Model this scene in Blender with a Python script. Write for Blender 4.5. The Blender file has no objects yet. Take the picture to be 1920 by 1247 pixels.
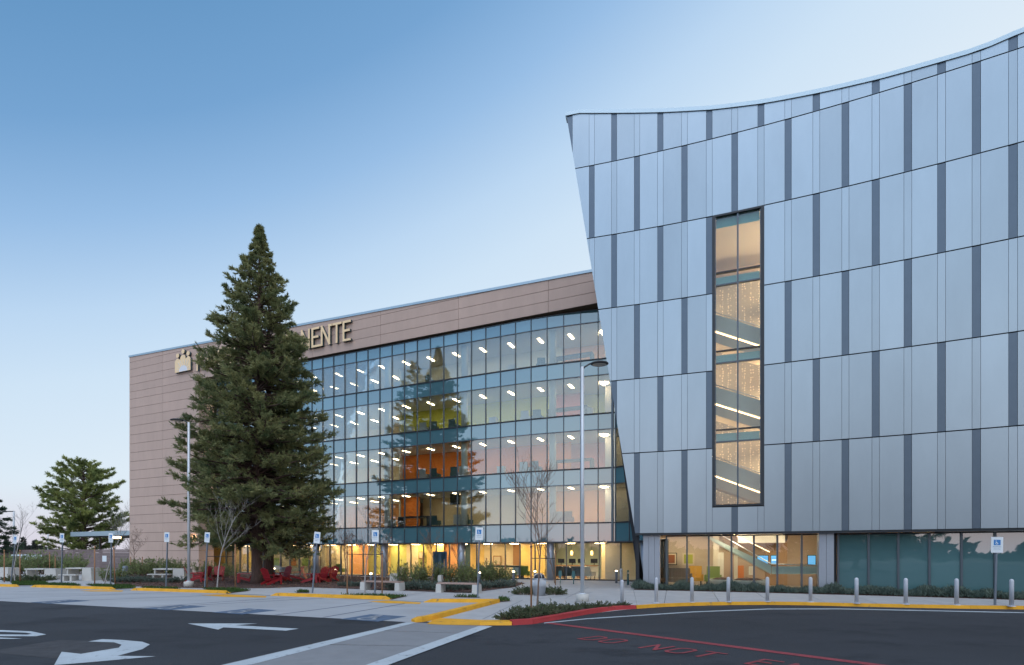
import bpy, math, random
import numpy as np
from mathutils import Vector, Matrix
random.seed(7); RNG = np.random.default_rng(7)
SC = bpy.context.scene
COL = SC.collection
# ------------------------------------------------------------------ survey constants
H, HY, FP, CX, F = 2.12, 1037.0, 1000.0, 960.0, 4.1      # eye height, horizon row, focal length (px), centre, storey
# ------------------------------------------------------------------ camera
cam = bpy.data.cameras.new('camera'); camo = bpy.data.objects.new('camera', cam); COL.objects.link(camo)
camo.location = (0, 0, H); camo.rotation_euler = (math.radians(90), 0, 0)
cam.sensor_width = 36; cam.lens = 36 * FP / 1920; cam.shift_y = (HY - 623.5) / 1920
cam.clip_start = 0.1; cam.clip_end = 3000
SC.camera = camo
# ------------------------------------------------------------------ world (twilight sky)
def lin(r, g, b, a=1.0):
    f = lambda c: (c/255/12.92) if c/255 <= .04045 else ((c/255+.055)/1.055)**2.4
    return (f(r), f(g), f(b), a)
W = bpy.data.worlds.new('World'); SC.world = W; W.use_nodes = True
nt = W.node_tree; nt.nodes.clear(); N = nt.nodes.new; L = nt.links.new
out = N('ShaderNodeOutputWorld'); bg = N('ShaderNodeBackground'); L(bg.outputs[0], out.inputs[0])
tc = N('ShaderNodeTexCoord'); sep = N('ShaderNodeSeparateXYZ'); L(tc.outputs['Generated'], sep.inputs[0])
mx = N('ShaderNodeMath'); mx.operation = 'MULTIPLY_ADD'; L(sep.outputs[0], mx.inputs[0]); mx.inputs[1].default_value = -.40; L(sep.outputs[2], mx.inputs[2])
rp = N('ShaderNodeValToRGB'); L(mx.outputs[0], rp.inputs[0])
stops = [(0, (226, 224, 233)), (.15, (224, 230, 240)), (.36, (220, 234, 246)), (.49, (205, 226, 245)), (.57, (187, 214, 241)), (.665, (150, 188, 228)),
         (.75, (117, 163, 209)), (.845, (97, 147, 194)), (1.0, (74, 122, 178))]
el = rp.color_ramp.elements
el[0].position, el[0].color = stops[0][0], lin(*stops[0][1]); el[1].position, el[1].color = stops[-1][0], lin(*stops[-1][1])
for p, c in stops[1:-1]:
    e = el.new(p); e.color = lin(*c)
hz = N('ShaderNodeMapRange'); L(sep.outputs[2], hz.inputs[0]); hz.inputs[1].default_value = 0; hz.inputs[2].default_value = .11; hz.inputs[3].default_value = 1; hz.inputs[4].default_value = 0
hz.interpolation_type = 'SMOOTHSTEP'
m1 = N('ShaderNodeMix'); m1.data_type = 'RGBA'; L(hz.outputs[0], m1.inputs[0]); L(rp.outputs[0], m1.inputs[6]); m1.inputs[7].default_value = lin(216, 213, 226)
sky = N('ShaderNodeTexSky'); sky.sky_type = 'NISHITA'; sky.sun_disc = False
sky.sun_elevation = math.radians(2); sky.sun_rotation = math.radians(205)
m2 = N('ShaderNodeMix'); m2.data_type = 'RGBA'; m2.blend_type = 'ADD'; m2.inputs[0].default_value = .012
L(m1.outputs[2], m2.inputs[6]); L(sky.outputs[0], m2.inputs[7]); L(m2.outputs[2], bg.inputs[0])
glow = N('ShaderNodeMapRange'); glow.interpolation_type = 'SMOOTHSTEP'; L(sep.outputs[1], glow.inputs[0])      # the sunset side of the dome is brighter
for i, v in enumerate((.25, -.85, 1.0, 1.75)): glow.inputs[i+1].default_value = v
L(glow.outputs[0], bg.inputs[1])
# ------------------------------------------------------------------ soft twilight glow from behind the camera
sl = bpy.data.lights.new('sun', 'SUN'); so = bpy.data.objects.new('sun', sl); COL.objects.link(so)
sl.energy = 1.4; sl.angle = math.radians(44); sl.color = (1.0, .95, .93)
so.rotation_euler = (math.radians(25), 0, math.radians(-25)); so.location = (0, -20, 40)
SC.view_settings.view_transform = 'Standard'; SC.view_settings.look = 'None'; SC.view_settings.exposure = 0.0; SC.view_settings.gamma = 1
SC.render.engine = 'CYCLES'; SC.cycles.use_denoising = True; SC.cycles.transparent_max_bounces = 24; SC.cycles.max_bounces = 8
SC.cycles.sample_clamp_indirect = 6.0; SC.cycles.caustics_reflective = False; SC.cycles.caustics_refractive = False

# ------------------------------------------------------------------ helpers
ORG = {}
def thing(name, label, cat, loc=(0, 0, 0), rz=0, group=None, kind=None):
    o = bpy.data.objects.new(name, None); COL.objects.link(o); o.empty_display_size = .2
    o.location = loc; o.rotation_euler = (0, 0, rz)
    o['label'] = label; o['category'] = cat
    if group: o['group'] = group
    if kind: o['kind'] = kind
    ORG[o] = Vector(loc)
    return o
def tag(o, label=None, cat=None, group=None, kind=None):
    if label: o['label'] = label
    if cat: o['category'] = cat
    if group: o['group'] = group
    if kind: o['kind'] = kind
    return o
def kids(o): return [c for c in bpy.data.objects if c.parent is o]
def dup(root, loc, rz=0, label=None, group=None, scale=None, tree=None):
    tree = tree or [(c, kids(c)) for c in kids(root)]
    r = root.copy(); COL.objects.link(r); r.location = loc; r.rotation_euler = (0, 0, rz)
    if scale: r.scale = (scale,)*3 if not hasattr(scale, '__len__') else scale
    if label: r['label'] = label
    if group: r['group'] = group
    for c, gs in tree:
        d = c.copy(); COL.objects.link(d); d.parent = r
        for g in gs:
            e = g.copy(); COL.objects.link(e); e.parent = d
    return r
class MB:
    def __init__(s): s.v = []; s.f = []; s.sm = []
    def add(s, vs, fs, smooth=False):
        n = len(s.v); s.v += [tuple(p) for p in vs]; s.f += [tuple(i+n for i in f) for f in fs]; s.sm += [smooth]*len(fs); return s
    def box(s, c, d, rz=0, M=None):
        x, y, z = d[0]/2, d[1]/2, d[2]/2
        vs = [Vector((a*x, b*y, e*z)) for e in (-1, 1) for a, b in ((-1, -1), (1, -1), (1, 1), (-1, 1))]
        R = M if M is not None else Matrix.Rotation(rz, 3, 'Z')
        return s.add([R @ v + Vector(c) for v in vs], [(3, 2, 1, 0), (4, 5, 6, 7), (0, 1, 5, 4), (1, 2, 6, 5), (2, 3, 7, 6), (3, 0, 4, 7)])
    def hexa(s, b, t):          # bottom quad, top quad
        return s.add(list(b)+list(t), [(3, 2, 1, 0), (4, 5, 6, 7), (0, 1, 5, 4), (1, 2, 6, 5), (2, 3, 7, 6), (3, 0, 4, 7)])
    def prism(s, poly, off):    # planar polygon extruded by vector
        n = len(poly); a = [Vector(p) for p in poly]; b = [p+Vector(off) for p in a]
        return s.add(a+b, [tuple(range(n)), tuple(range(2*n-1, n-1, -1))] + [(i, n+i, n+(i+1) % n, (i+1) % n) for i in range(n)])
    def tube(s, pts, rad, n=8, smooth=True, cap=True):
        pts = [Vector(p) for p in pts]
        if not hasattr(rad, '__len__'): rad = [rad]*len(pts)
        rings = []; up = None
        for i, p in enumerate(pts):
            d = (pts[min(i+1, len(pts)-1)] - pts[max(i-1, 0)])
            if d.length < 1e-6: d = Vector((0, 0, 1))
            d.normalize()
            if up is None: up = Vector((1, 0, 0)) if abs(d.x) < .8 else Vector((0, 1, 0))
            a = d.cross(up).normalized(); b = d.cross(a).normalized(); up = -b if False else up
            rings.append([p + (a*math.cos(2*math.pi*k/n) + b*math.sin(2*math.pi*k/n))*rad[i] for k in range(n)])
        vs = [v for r in rings for v in r]; fs = []
        for i in range(len(pts)-1):
            for k in range(n):
                fs.append((i*n+k, i*n+(k+1) % n, (i+1)*n+(k+1) % n, (i+1)*n+k))
        m = len(s.f); s.add(vs, fs, smooth)
        if cap:
            base = len(s.v)-len(vs)
            s.f += [tuple(base+k for k in range(n-1, -1, -1)), tuple(base+(len(pts)-1)*n+k for k in range(n))]; s.sm += [False, False]
        return s
    def lathe(s, prof, c=(0, 0, 0), n=20, smooth=True):
        vs = [(c[0]+r*math.cos(2*math.pi*k/n), c[1]+r*math.sin(2*math.pi*k/n), c[2]+z) for r, z in prof for k in range(n)]
        fs = [(i*n+k, i*n+(k+1) % n, (i+1)*n+(k+1) % n, (i+1)*n+k) for i in range(len(prof)-1) for k in range(n)]
        s.add(vs, fs, smooth)
        b = len(s.v)-len(vs); s.f += [tuple(b+k for k in range(n-1, -1, -1)), tuple(b+(len(prof)-1)*n+k for k in range(n))]; s.sm += [False]*2
        return s
    def build(s, name, m, parent=None, world=False, org=None):
        o = org if org is not None else (ORG.get(parent, Vector()) if world else Vector())
        me = bpy.data.meshes.new(name)
        me.from_pydata([(v[0]-o.x, v[1]-o.y, v[2]-o.z) for v in s.v], [], s.f)
        me.polygons.foreach_set('use_smooth', s.sm); me.update()
        if m: me.materials.append(m)
        ob = bpy.data.objects.new(name, me); COL.objects.link(ob)
        if parent: ob.parent = parent
        ORG[ob] = o.copy()
        return ob
def blades_mesh(name, base, d, ln, wd, m, parent=None, org=None):
    # many leaf-shaped quads: base points, unit directions, lengths, widths
    n = len(base); r = RNG.normal(size=(n, 3)); sd = np.cross(d, r); sd /= np.linalg.norm(sd, axis=1)[:, None]+1e-9
    ln = np.asarray(ln).reshape(-1, 1)*np.ones((n, 1)); wd = np.asarray(wd).reshape(-1, 1)*np.ones((n, 1))
    mid = base + d*ln*.5; tip = base + d*ln
    v = np.stack([base, mid+sd*wd*.5, tip, mid-sd*wd*.5], 1).reshape(-1, 3)
    if org is not None: v = v - np.array(org)
    me = bpy.data.meshes.new(name); me.vertices.add(4*n); me.vertices.foreach_set('co', v.astype(np.float32).ravel())
    me.loops.add(4*n); me.loops.foreach_set('vertex_index', np.arange(4*n, dtype=np.int32))
    me.polygons.add(n); me.polygons.foreach_set('loop_start', np.arange(0, 4*n, 4, dtype=np.int32))
    try: me.polygons.foreach_set('loop_total', np.full(n, 4, dtype=np.int32))
    except Exception: pass
    me.update(calc_edges=True); me.validate(); me.materials.append(m)
    ob = bpy.data.objects.new(name, me); COL.objects.link(ob)
    if parent: ob.parent = parent
    return ob
def unit(a): return a/(np.linalg.norm(a, axis=-1, keepdims=True)+1e-9)
def G(px, py, z=0.0):
    Y = (H-z)*FP/(py-HY); return Vector(((px-CX)/FP*Y, Y, z))
def P(px, py, Y): return Vector(((px-CX)/FP*Y, Y, H+(HY-py)/FP*Y))

# ------------------------------------------------------------------ materials
MATS = {}
def mat(name, col, rough=.6, metal=0., noise=0., nscale=6., rnd=0., bump=0., bscale=30., spec=.5, stretch=None, coat=0.):
    if name in MATS: return MATS[name]
    m = bpy.data.materials.new(name); m.use_nodes = True; t = m.node_tree; b = t.nodes['Principled BSDF']
    b.inputs['Base Color'].default_value = (*col, 1); b.inputs['Roughness'].default_value = rough; b.inputs['Metallic'].default_value = metal
    b.inputs['Specular IOR Level'].default_value = spec; b.inputs['Coat Weight'].default_value = coat
    n = t.nodes.new; l = t.links.new
    if noise or rnd or bump:
        tc = n('ShaderNodeTexCoord'); src = tc.outputs['Object']
        if stretch:
            mp = n('ShaderNodeMapping'); mp.inputs['Scale'].default_value = stretch; l(src, mp.inputs[0]); src = mp.outputs[0]
    if noise or rnd:
        val = None
        if noise:
            a = n('ShaderNodeTexNoise'); a.inputs['Scale'].default_value = nscale; a.inputs['Detail'].default_value = 6; a.inputs['Roughness'].default_value = .65; l(src, a.inputs[0])
            mr = n('ShaderNodeMapRange'); mr.inputs[1].default_value = .25; mr.inputs[2].default_value = .75; mr.inputs[3].default_value = 1-noise; mr.inputs[4].default_value = 1+noise; l(a.outputs[0], mr.inputs[0]); val = mr.outputs[0]
        if rnd:
            oi = n('ShaderNodeObjectInfo'); mr2 = n('ShaderNodeMapRange'); mr2.inputs[3].default_value = 1-rnd; mr2.inputs[4].default_value = 1+rnd; l(oi.outputs['Random'], mr2.inputs[0])
            if val is None: val = mr2.outputs[0]
            else:
                mm = n('ShaderNodeMath'); mm.operation = 'MULTIPLY'; l(val, mm.inputs[0]); l(mr2.outputs[0], mm.inputs[1]); val = mm.outputs[0]
        vm = n('ShaderNodeVectorMath'); vm.operation = 'SCALE'; vm.inputs[0].default_value = col; l(val, vm.inputs['Scale']); l(vm.outputs[0], b.inputs['Base Color'])
    if bump:
        a = n('ShaderNodeTexNoise'); a.inputs['Scale'].default_value = bscale; a.inputs['Detail'].default_value = 8; l(src, a.inputs[0])
        bp = n('ShaderNodeBump'); bp.inputs['Strength'].default_value = bump; bp.inputs['Distance'].default_value = .02; l(a.outputs[0], bp.inputs['Height']); l(bp.outputs[0], b.inputs['Normal'])
    MATS[name] = m; return m
def emit(name, col, st):
    if name in MATS: return MATS[name]
    m = bpy.data.materials.new(name); m.use_nodes = True; b = m.node_tree.nodes['Principled BSDF']
    b.inputs['Base Color'].default_value = (*col, 1); b.inputs['Emission Color'].default_value = (*col, 1); b.inputs['Emission Strength'].default_value = st
    MATS[name] = m; return m
def glass(name, tint, refl, frost=0.):
    m = bpy.data.materials.new(name); m.use_nodes = True; t = m.node_tree; t.nodes.clear(); n = t.nodes.new; l = t.links.new
    o = n('ShaderNodeOutputMaterial'); mix = n('ShaderNodeMixShader'); tr = n('ShaderNodeBsdfTransparent'); gl = n('ShaderNodeBsdfGlossy')
    tr.inputs[0].default_value = (*tint, 1); gl.inputs['Roughness'].default_value = 0.0; gl.inputs[0].default_value = (.93, .97, 1, 1)
    fr = n('ShaderNodeFresnel'); fr.inputs[0].default_value = 1.5
    tcw = n('ShaderNodeTexCoord'); wv = n('ShaderNodeTexNoise'); wv.inputs['Scale'].default_value = 1.1; wv.inputs['Detail'].default_value = 1; bw = n('ShaderNodeBump'); bw.inputs['Strength'].default_value = .05; bw.inputs['Distance'].default_value = .06
    l(tcw.outputs['Object'], wv.inputs[0]); l(wv.outputs[0], bw.inputs['Height']); l(bw.outputs[0], gl.inputs['Normal'])
    ma = n('ShaderNodeMath'); ma.operation = 'MULTIPLY_ADD'; ma.use_clamp = True; ma.inputs[1].default_value = .8; ma.inputs[2].default_value = refl-.032
    l(fr.outputs[0], ma.inputs[0]); l(ma.outputs[0], mix.inputs[0]); l(tr.outputs[0], mix.inputs[1]); l(gl.outputs[0], mix.inputs[2]); l(mix.outputs[0], o.inputs[0])
    MATS[name] = m; return m
def coated(name, col, refl):        # opaque back-painted glass
    m = bpy.data.materials.new(name); m.use_nodes = True; t = m.node_tree; t.nodes.clear(); n = t.nodes.new; l = t.links.new
    o = n('ShaderNodeOutputMaterial'); mix = n('ShaderNodeMixShader'); df = n('ShaderNodeBsdfDiffuse'); gl = n('ShaderNodeBsdfGlossy')
    df.inputs[0].default_value = (*col, 1); gl.inputs['Roughness'].default_value = 0.015; gl.inputs[0].default_value = (.9, .97, 1, 1)
    oi = n('ShaderNodeObjectInfo'); mr = n('ShaderNodeMapRange'); mr.inputs[3].default_value = .8; mr.inputs[4].default_value = 1.2; l(oi.outputs['Random'], mr.inputs[0])
    vm = n('ShaderNodeVectorMath'); vm.operation = 'SCALE'; vm.inputs[0].default_value = col; l(mr.outputs[0], vm.inputs['Scale']); l(vm.outputs[0], df.inputs[0])
    fr = n('ShaderNodeFresnel'); fr.inputs[0].default_value = 1.5
    tcw = n('ShaderNodeTexCoord'); wv = n('ShaderNodeTexNoise'); wv.inputs['Scale'].default_value = 1.1; wv.inputs['Detail'].default_value = 1; bw = n('ShaderNodeBump'); bw.inputs['Strength'].default_value = .05; bw.inputs['Distance'].default_value = .06
    l(tcw.outputs['Object'], wv.inputs[0]); l(wv.outputs[0], bw.inputs['Height']); l(bw.outputs[0], gl.inputs['Normal'])
    ma = n('ShaderNodeMath'); ma.operation = 'MULTIPLY_ADD'; ma.use_clamp = True; ma.inputs[1].default_value = .9; ma.inputs[2].default_value = refl-.036
    l(fr.outputs[0], ma.inputs[0]); l(ma.outputs[0], mix.inputs[0]); l(df.outputs[0], mix.inputs[1]); l(gl.outputs[0], mix.inputs[2]); l(mix.outputs[0], o.inputs[0])
    MATS[name] = m; return m
def foliage(name, c1, c2, scale=1.2, rough=.7):
    m = bpy.data.materials.new(name); m.use_nodes = True; t = m.node_tree; b = t.nodes['Principled BSDF']; n = t.nodes.new; l = t.links.new
    tc = n('ShaderNodeTexCoord'); a = n('ShaderNodeTexNoise'); a.inputs['Scale'].default_value = scale; a.inputs['Detail'].default_value = 5; a.inputs['Roughness'].default_value = .7; l(tc.outputs['Object'], a.inputs[0])
    r = n('ShaderNodeValToRGB'); r.color_ramp.elements[0].position = .35; r.color_ramp.elements[1].position = .65
    r.color_ramp.elements[0].color = (*c1, 1); r.color_ramp.elements[1].color = (*c2, 1); l(a.outputs[0], r.inputs[0]); l(r.outputs[0], b.inputs['Base Color'])
    b.inputs['Roughness'].default_value = rough; b.inputs['Specular IOR Level'].default_value = .25
    tr = n('ShaderNodeBsdfTranslucent'); l(r.outputs[0], tr.inputs[0]); ms = n('ShaderNodeMixShader'); ms.inputs[0].default_value = .35
    l(b.outputs[0], ms.inputs[1]); l(tr.outputs[0], ms.inputs[2]); l(ms.outputs[0], t.nodes['Material Output'].inputs[0])
    MATS[name] = m; return m
M = MATS
mat('silver_panel', (.322, .384, .437), .37, .85, noise=.05, nscale=.7, rnd=.075, bump=.16, bscale=.8, stretch=(1, 1, .35))
mat('grey_strip', (.105, .138, .178), .4, .7, noise=.05, nscale=2)
mat('backing', (.02, .022, .027), .8)
mat('tan_panel', (.51, .37, .305), .55, .0, noise=.07, nscale=1.2, rnd=.035, stretch=(1, 1, .25))
mat('tan_joint', (.09, .06, .055), .8)
mat('coping', (.42, .52, .58), .4, .6)
mat('mullion', (.10, .125, .15), .4, .6)
mat('dark_bar', (.035, .04, .047), .5, .4)
glass('clear_glass', (.90, .935, .915), .12); glass('stair_glass', (.95, .94, .90), .055)
glass('ground_glass', (.93, .96, .94), .04)
coated('spandrel_glass', (.085, .20, .245), .20)
coated('teal_glass', (.085, .175, .185), .17)
mat('slab', (.45, .44, .42), .8, noise=.05)
mat('ceiling_white', (.7, .69, .67), .9)
mat('column_white', (.74, .78, .76), .6)
mat('pier_metal', (.33, .36, .41), .45, .6, noise=.04)
def worn(name, col, dark, scale, cover, fine=.25, rough=.85, bump=.4, bscale=90, big=.2, bigs=.12, stretch=(1, 1, 1)):
    # base colour with large tonal drift, fine aggregate and ragged darker wear patches
    m = mat(name, col, rough, bump=bump, bscale=bscale, spec=.25); t = m.node_tree; n = t.nodes.new; l = t.links.new; b = t.nodes['Principled BSDF']
    tc = n('ShaderNodeTexCoord'); mp = n('ShaderNodeMapping'); mp.inputs['Scale'].default_value = stretch; l(tc.outputs['Object'], mp.inputs[0])
    def nz(sc, d, lo, hi, f0, f1, rg=.6):
        a = n('ShaderNodeTexNoise'); a.inputs['Scale'].default_value = sc; a.inputs['Detail'].default_value = d; a.inputs['Roughness'].default_value = rg; l(mp.outputs[0], a.inputs[0])
        r = n('ShaderNodeMapRange'); l(a.outputs[0], r.inputs[0])
        for i, v in enumerate((lo, hi, f0, f1)): r.inputs[i+1].default_value = v
        return r.outputs[0]
    x = n('ShaderNodeMath'); x.operation = 'MULTIPLY'; l(nz(bigs, 5, .3, .7, 1-big, 1+big), x.inputs[0]); l(nz(55, 2, .3, .7, 1-fine, 1+fine), x.inputs[1])
    v = n('ShaderNodeVectorMath'); v.operation = 'SCALE'; v.inputs[0].default_value = col; l(x.outputs[0], v.inputs['Scale'])
    mx = n('ShaderNodeMix'); mx.data_type = 'RGBA'; l(nz(scale, 8, cover, cover+.10, 0, 1, .72), mx.inputs[0]); l(v.outputs[0], mx.inputs[6]); mx.inputs[7].default_value = (*dark, 1); l(mx.outputs[2], b.inputs['Base Color'])
    return m
worn('asphalt', (.042, .046, .053), (.029, .032, .038), .5, .52, fine=.4, rough=.9, bump=.6, big=.28, stretch=(.6, 1, 1))
mat('asphalt_patch', (.06, .061, .066), .92, noise=.3, nscale=3, bump=.5, bscale=90, spec=.25)
mat('ground', (.07, .072, .06), .95, noise=.3, nscale=.2)
mat('concrete', (.40, .40, .40), .85, noise=.13, nscale=1.3, bump=.12, bscale=60, rnd=.03)
mat('concrete_stall', (.36, .37, .385), .85, noise=.16, nscale=.6, bump=.12, bscale=60, stretch=(.4, 1, 1))
mat('concrete_walk', (.22, .225, .235), .85, noise=.12, nscale=1.5, bump=.15, bscale=60)
mat('precast', (.52, .51, .48), .75, noise=.06, nscale=3)
worn('yellow_paint', (.72, .36, .03), (.24, .16, .08), 2.6, .585, fine=.08, rough=.65, bump=.15, bscale=40, big=.12, bigs=1.5)
worn('red_paint', (.42, .05, .055), (.20, .055, .055), 2.8, .59, fine=.08, rough=.65, bump=.15, bscale=40, big=.12, bigs=1.5)
worn('white_paint', (.44, .49, .52), (.17, .185, .21), 3.5, .575, fine=.12, rough=.75, bump=.2, big=.12, bigs=.8)
worn('red_line', (.27, .055, .065), (.08, .045, .05), 3, .56, fine=.2, rough=.8, big=.2, bigs=.8)
mat('blue_line', (.10, .12, .16), .8, noise=.2)
mat('blue_paint', (.085, .13, .20), .75, noise=.25, nscale=3)
mat('faded_white', (.32, .34, .37), .8, noise=.2)
mat('mulch', (.085, .048, .038), .95, noise=.6, nscale=9, bump=1, bscale=25)
mat('bark', (.10, .062, .05), .9, noise=.4, nscale=5, bump=.8, bscale=14, stretch=(3, 3, .4))
mat('pale_bark', (.33, .31, .30), .8, noise=.2, nscale=10)
mat('brown_bark', (.20, .14, .11), .85, noise=.2, nscale=10)
mat('stake_wood', (.33, .17, .085), .8, noise=.25, nscale=8)
mat('bench_wood', (.36, .25, .21), .7, noise=.25, nscale=6, rnd=.08)
mat('galvanised', (.58, .62, .66), .5, .3, noise=.06, nscale=5)
mat('sign_post', (.17, .20, .24), .5, .4)
mat('sign_white', (.72, .77, .80), .5)
mat('sign_blue', (.03, .20, .52), .5)
mat('sign_text', (.10, .24, .42), .6)
mat('dark_metal', (.05, .055, .06), .5, .5)
mat('bollard_paint', (.52, .55, .60), .55, noise=.08, nscale=3, rnd=.08)
mat('chair_red', (.36, .02, .03), .45, noise=.05, rnd=.06)
mat('teal_paint', (.05, .15, .16), .5)
mat('steel', (.50, .53, .57), .3, .85, noise=.04)
mat('letter_face', (.92, .68, .40), .45)
mat('letter_side', (.05, .085, .10), .5)
mat('fence_wood', (.20, .15, .145), .85, noise=.2, nscale=3, rnd=.1)
mat('van_white', (.55, .62, .66), .3, coat=.5)
mat('tyre', (.02, .02, .02), .9)
foliage('redwood_leaf', (.11, .16, .075), (.38, .37, .17), .9)
foliage('pine_leaf', (.13, .19, .08), (.44, .47, .16), .5)
foliage('cedar_leaf', (.04, .08, .06), (.10, .14, .08), .6)
foliage('shrub_leaf', (.11, .165, .07), (.30, .34, .14), 2.5)
foliage('rosemary_leaf', (.075, .115, .10), (.17, .215, .17), 3)
foliage('grass_blade', (.035, .08, .02), (.09, .16, .04), 2)
foliage('juniper_leaf', (.055, .085, .045), (.15, .17, .09), 3)
foliage('far_leaf', (.05, .06, .055), (.10, .10, .085), .15)
foliage('dry_leaf', (.10, .075, .06), (.17, .12, .09), 3)
# ================================================================== SETTING: ground, paving, paint
def sheet(name, pts, m, kind='structure', parent=None, label=None):
    mb = MB(); mb.add([tuple(p) for p in pts], [tuple(range(len(pts)))])
    o = mb.build(name, m, parent)
    if o.data.polygons[0].normal.z < 0: o.data.flip_normals()
    if kind: o['kind'] = kind
    if label: o['label'] = label
    return o
sheet('ground', [(-900, -900, -.03), (900, -900, -.03), (900, 1500, -.03), (-900, 1500, -.03)], M['ground'])
sheet('asphalt', [(-140, -70, 0), (90, -70, 0), (90, 34, 0), (-140, 34, 0)], M['asphalt'])
Gp = lambda pts, z: [G(x, y, z) for x, y in pts]
sheet('plaza', Gp([(-500, 1081), (-300, 1089), (55, 1100), (243, 1106), (506, 1116), (793, 1128), (930, 1128), (800, 1166), (958, 1170), (1020, 1160), (1193, 1141), (1330, 1110), (1500, 1085), (1150, 1074), (600, 1072), (243, 1066), (0, 1066), (-400, 1062)], .004), M['concrete'])
sheet('parking_concrete', Gp([(-500, 1101), (0, 1127), (776, 1167), (806, 1162), (938, 1126.5), (793, 1128.5), (506, 1116.5), (243, 1106.5), (55, 1100.5), (-500, 1081.5)], .008), M['concrete_stall'])
# crosswalk slabs with sawn joints between them
cwA, cwB = Vector(G(420, 1247)), Vector(G(762, 1167)); cwC, cwD = Vector(G(722, 1247)), Vector(G(918, 1174))
def lerp(a, b, t): return a + (b-a)*t
cw = thing('crosswalk', 'grey concrete crosswalk strip between two white painted edge lines', 'crosswalk', lerp(cwA, cwD, .5), kind='structure')
ts = [-1.2, -.55, -.05, .36, .72, 1.0]
for a, b in zip(ts[:-1], ts[1:]):
    m = MB(); g = .006
    q = [lerp(cwA, cwB, a+g), lerp(cwC, cwD, a+g), lerp(cwC, cwD, b-g), lerp(cwA, cwB, b-g)]
    m.hexa([Vector((p.x, p.y, .002)) for p in q], [Vector((p.x, p.y, .014)) for p in q]); m.build('paving_slab', M['concrete_walk'], cw, True)
for pts in ([(416.7, 1247), (761.7, 1167), (781, 1167), (466.8, 1247)], [(685, 1247), (897.4, 1174), (923.8, 1174), (727, 1247)]):
    a, b, c, d = [G(x, y, .018) for x, y in pts]; a2 = a+(a-b)*.9; d2 = d+(d-c)*.9
    m = MB(); m.add([a2, b, c, d2], [(0, 1, 2, 3)]); o = m.build('edge_line', M['white_paint'], cw, True)
# stall lines and painted symbols
for pts in ([(230, 1142), (606, 1121.5)], [(516.9, 1153), (697.7, 1129.4)], [(605.9, 1157.5), (759, 1131.6)], [(60, 1129.5), (440, 1114.8)], [(-40, 1124), (320, 1110.5)], [(250, 1139.5), (560, 1119)], [(-200, 1116), (180, 1105)]):
    a, b = G(*pts[0], .012), G(*pts[1], .012); w = Vector((b-a)); w = Vector((-w.y, w.x, 0)).normalized()*.05
    sheet('stall_line', [a-w, a+w, b+w, b-w], M['blue_line'])
def stroke_sheet(pl, w, z=0.):
    m = MB()
    for a, b in zip(pl[:-1], pl[1:]):
        a, b = Vector((*a, 0)), Vector((*b, 0)); d = (b-a).normalized(); s = Vector((-d.y, d.x, 0))*w/2
        m.add([a-s-d*w*.3, a+s-d*w*.3, b+s+d*w*.3, b-s+d*w*.3], [(0, 3, 2, 1)])
        z += .0004
        for i in range(4): v = m.v[-1-i]; m.v[-1-i] = (v[0], v[1], z)
    return m
WHEEL = [[(.30+.26*math.cos(a), -.28+.26*math.sin(a)) for a in [math.radians(x) for x in range(100, 380, 20)]], [(.12, .42), (.16, -.02), (.46, -.04), (.62, -.42), (.74, -.40)], [(.16, .18), (.42, .16)]]
for (x0, y0, x1, y1, wh) in ((425, 1143, 495, 1150.5, 'second nearest the crosswalk'), (664, 1155, 739, 1162.8, 'nearest the crosswalk'), (296, 1136.5, 362, 1142.6, 'third from the crosswalk'), (86, 1126, 140, 1131, 'farthest from the crosswalk')):
    c = (G((x0+x1)/2, (y0+y1)/2, .0)); vp = Vector((math.cos(math.radians(66)), math.sin(math.radians(66)), 0)); e = Vector((vp.y, -vp.x, 0))
    t = thing('painted_symbol', 'faded blue square with wheelchair symbol on the bay '+wh, 'road marking', (c.x, c.y, .012), math.atan2(e.y, e.x), 'wheelchair symbols painted on the bays')
    m = MB(); m.add([(-.75, -.75, 0), (.75, -.75, 0), (.75, .75, 0), (-.75, .75, 0)], [(0, 1, 2, 3)]); m.build('square', M['blue_paint'], t)
    m = MB()
    for k, s in enumerate(WHEEL):
        q = stroke_sheet([(p[0]*1.0-.35, p[1]*1.05+.0) for p in s], .11, .004+k*.006); m.add(q.v, q.f)
    m.lathe([(.001, .004), (.1, .004), (.1, .006), (.001, .006)], (-.2, .55, 0), 12, False)
    m.build('wheelchair', M['faded_white'], t)
# arrows and words on the asphalt
o = sheet('asphalt_patch', Gp([(0, 1218), (110, 1200), (215, 1203), (235, 1216), (160, 1228), (95, 1234), (0, 1225)], .004), M['asphalt_patch'])
def marking(name, pts, m, label, z=.008):
    o = sheet(name, Gp(pts, z), m, None); c = sum((v.co for v in o.data.vertices), Vector())/len(o.data.vertices)
    for v in o.data.vertices: v.co -= c
    o.location = c; tag(o, label, 'road marking'); return o
marking('painted_arrow', [(352, 1169), (482.8, 1169), (442, 1172.3), (560, 1178.8), (536, 1182.5), (419, 1176.3), (409, 1180.5)], M['white_paint'], 'white straight arrow painted on the asphalt, pointing left')
marking('painted_arrow', [(101.5, 1247), (115.5, 1222), (151.6, 1226), (185, 1220.5), (222.6, 1214.4), (228, 1208.9), (214, 1204.3), (165.6, 1202.7), (192, 1198.3), (230, 1200), (267, 1203.3), (281, 1208.3), (267, 1217.2), (219.8, 1229.7), (292, 1230.5), (178, 1240.8), (128, 1245)], M['white_paint'], 'white curved turn arrow painted on the asphalt near the camera')
mk = thing('painted_letters', 'white painted word cut by the left edge of the photo, on the asphalt', 'road marking', G(20, 1190, .008))
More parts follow.
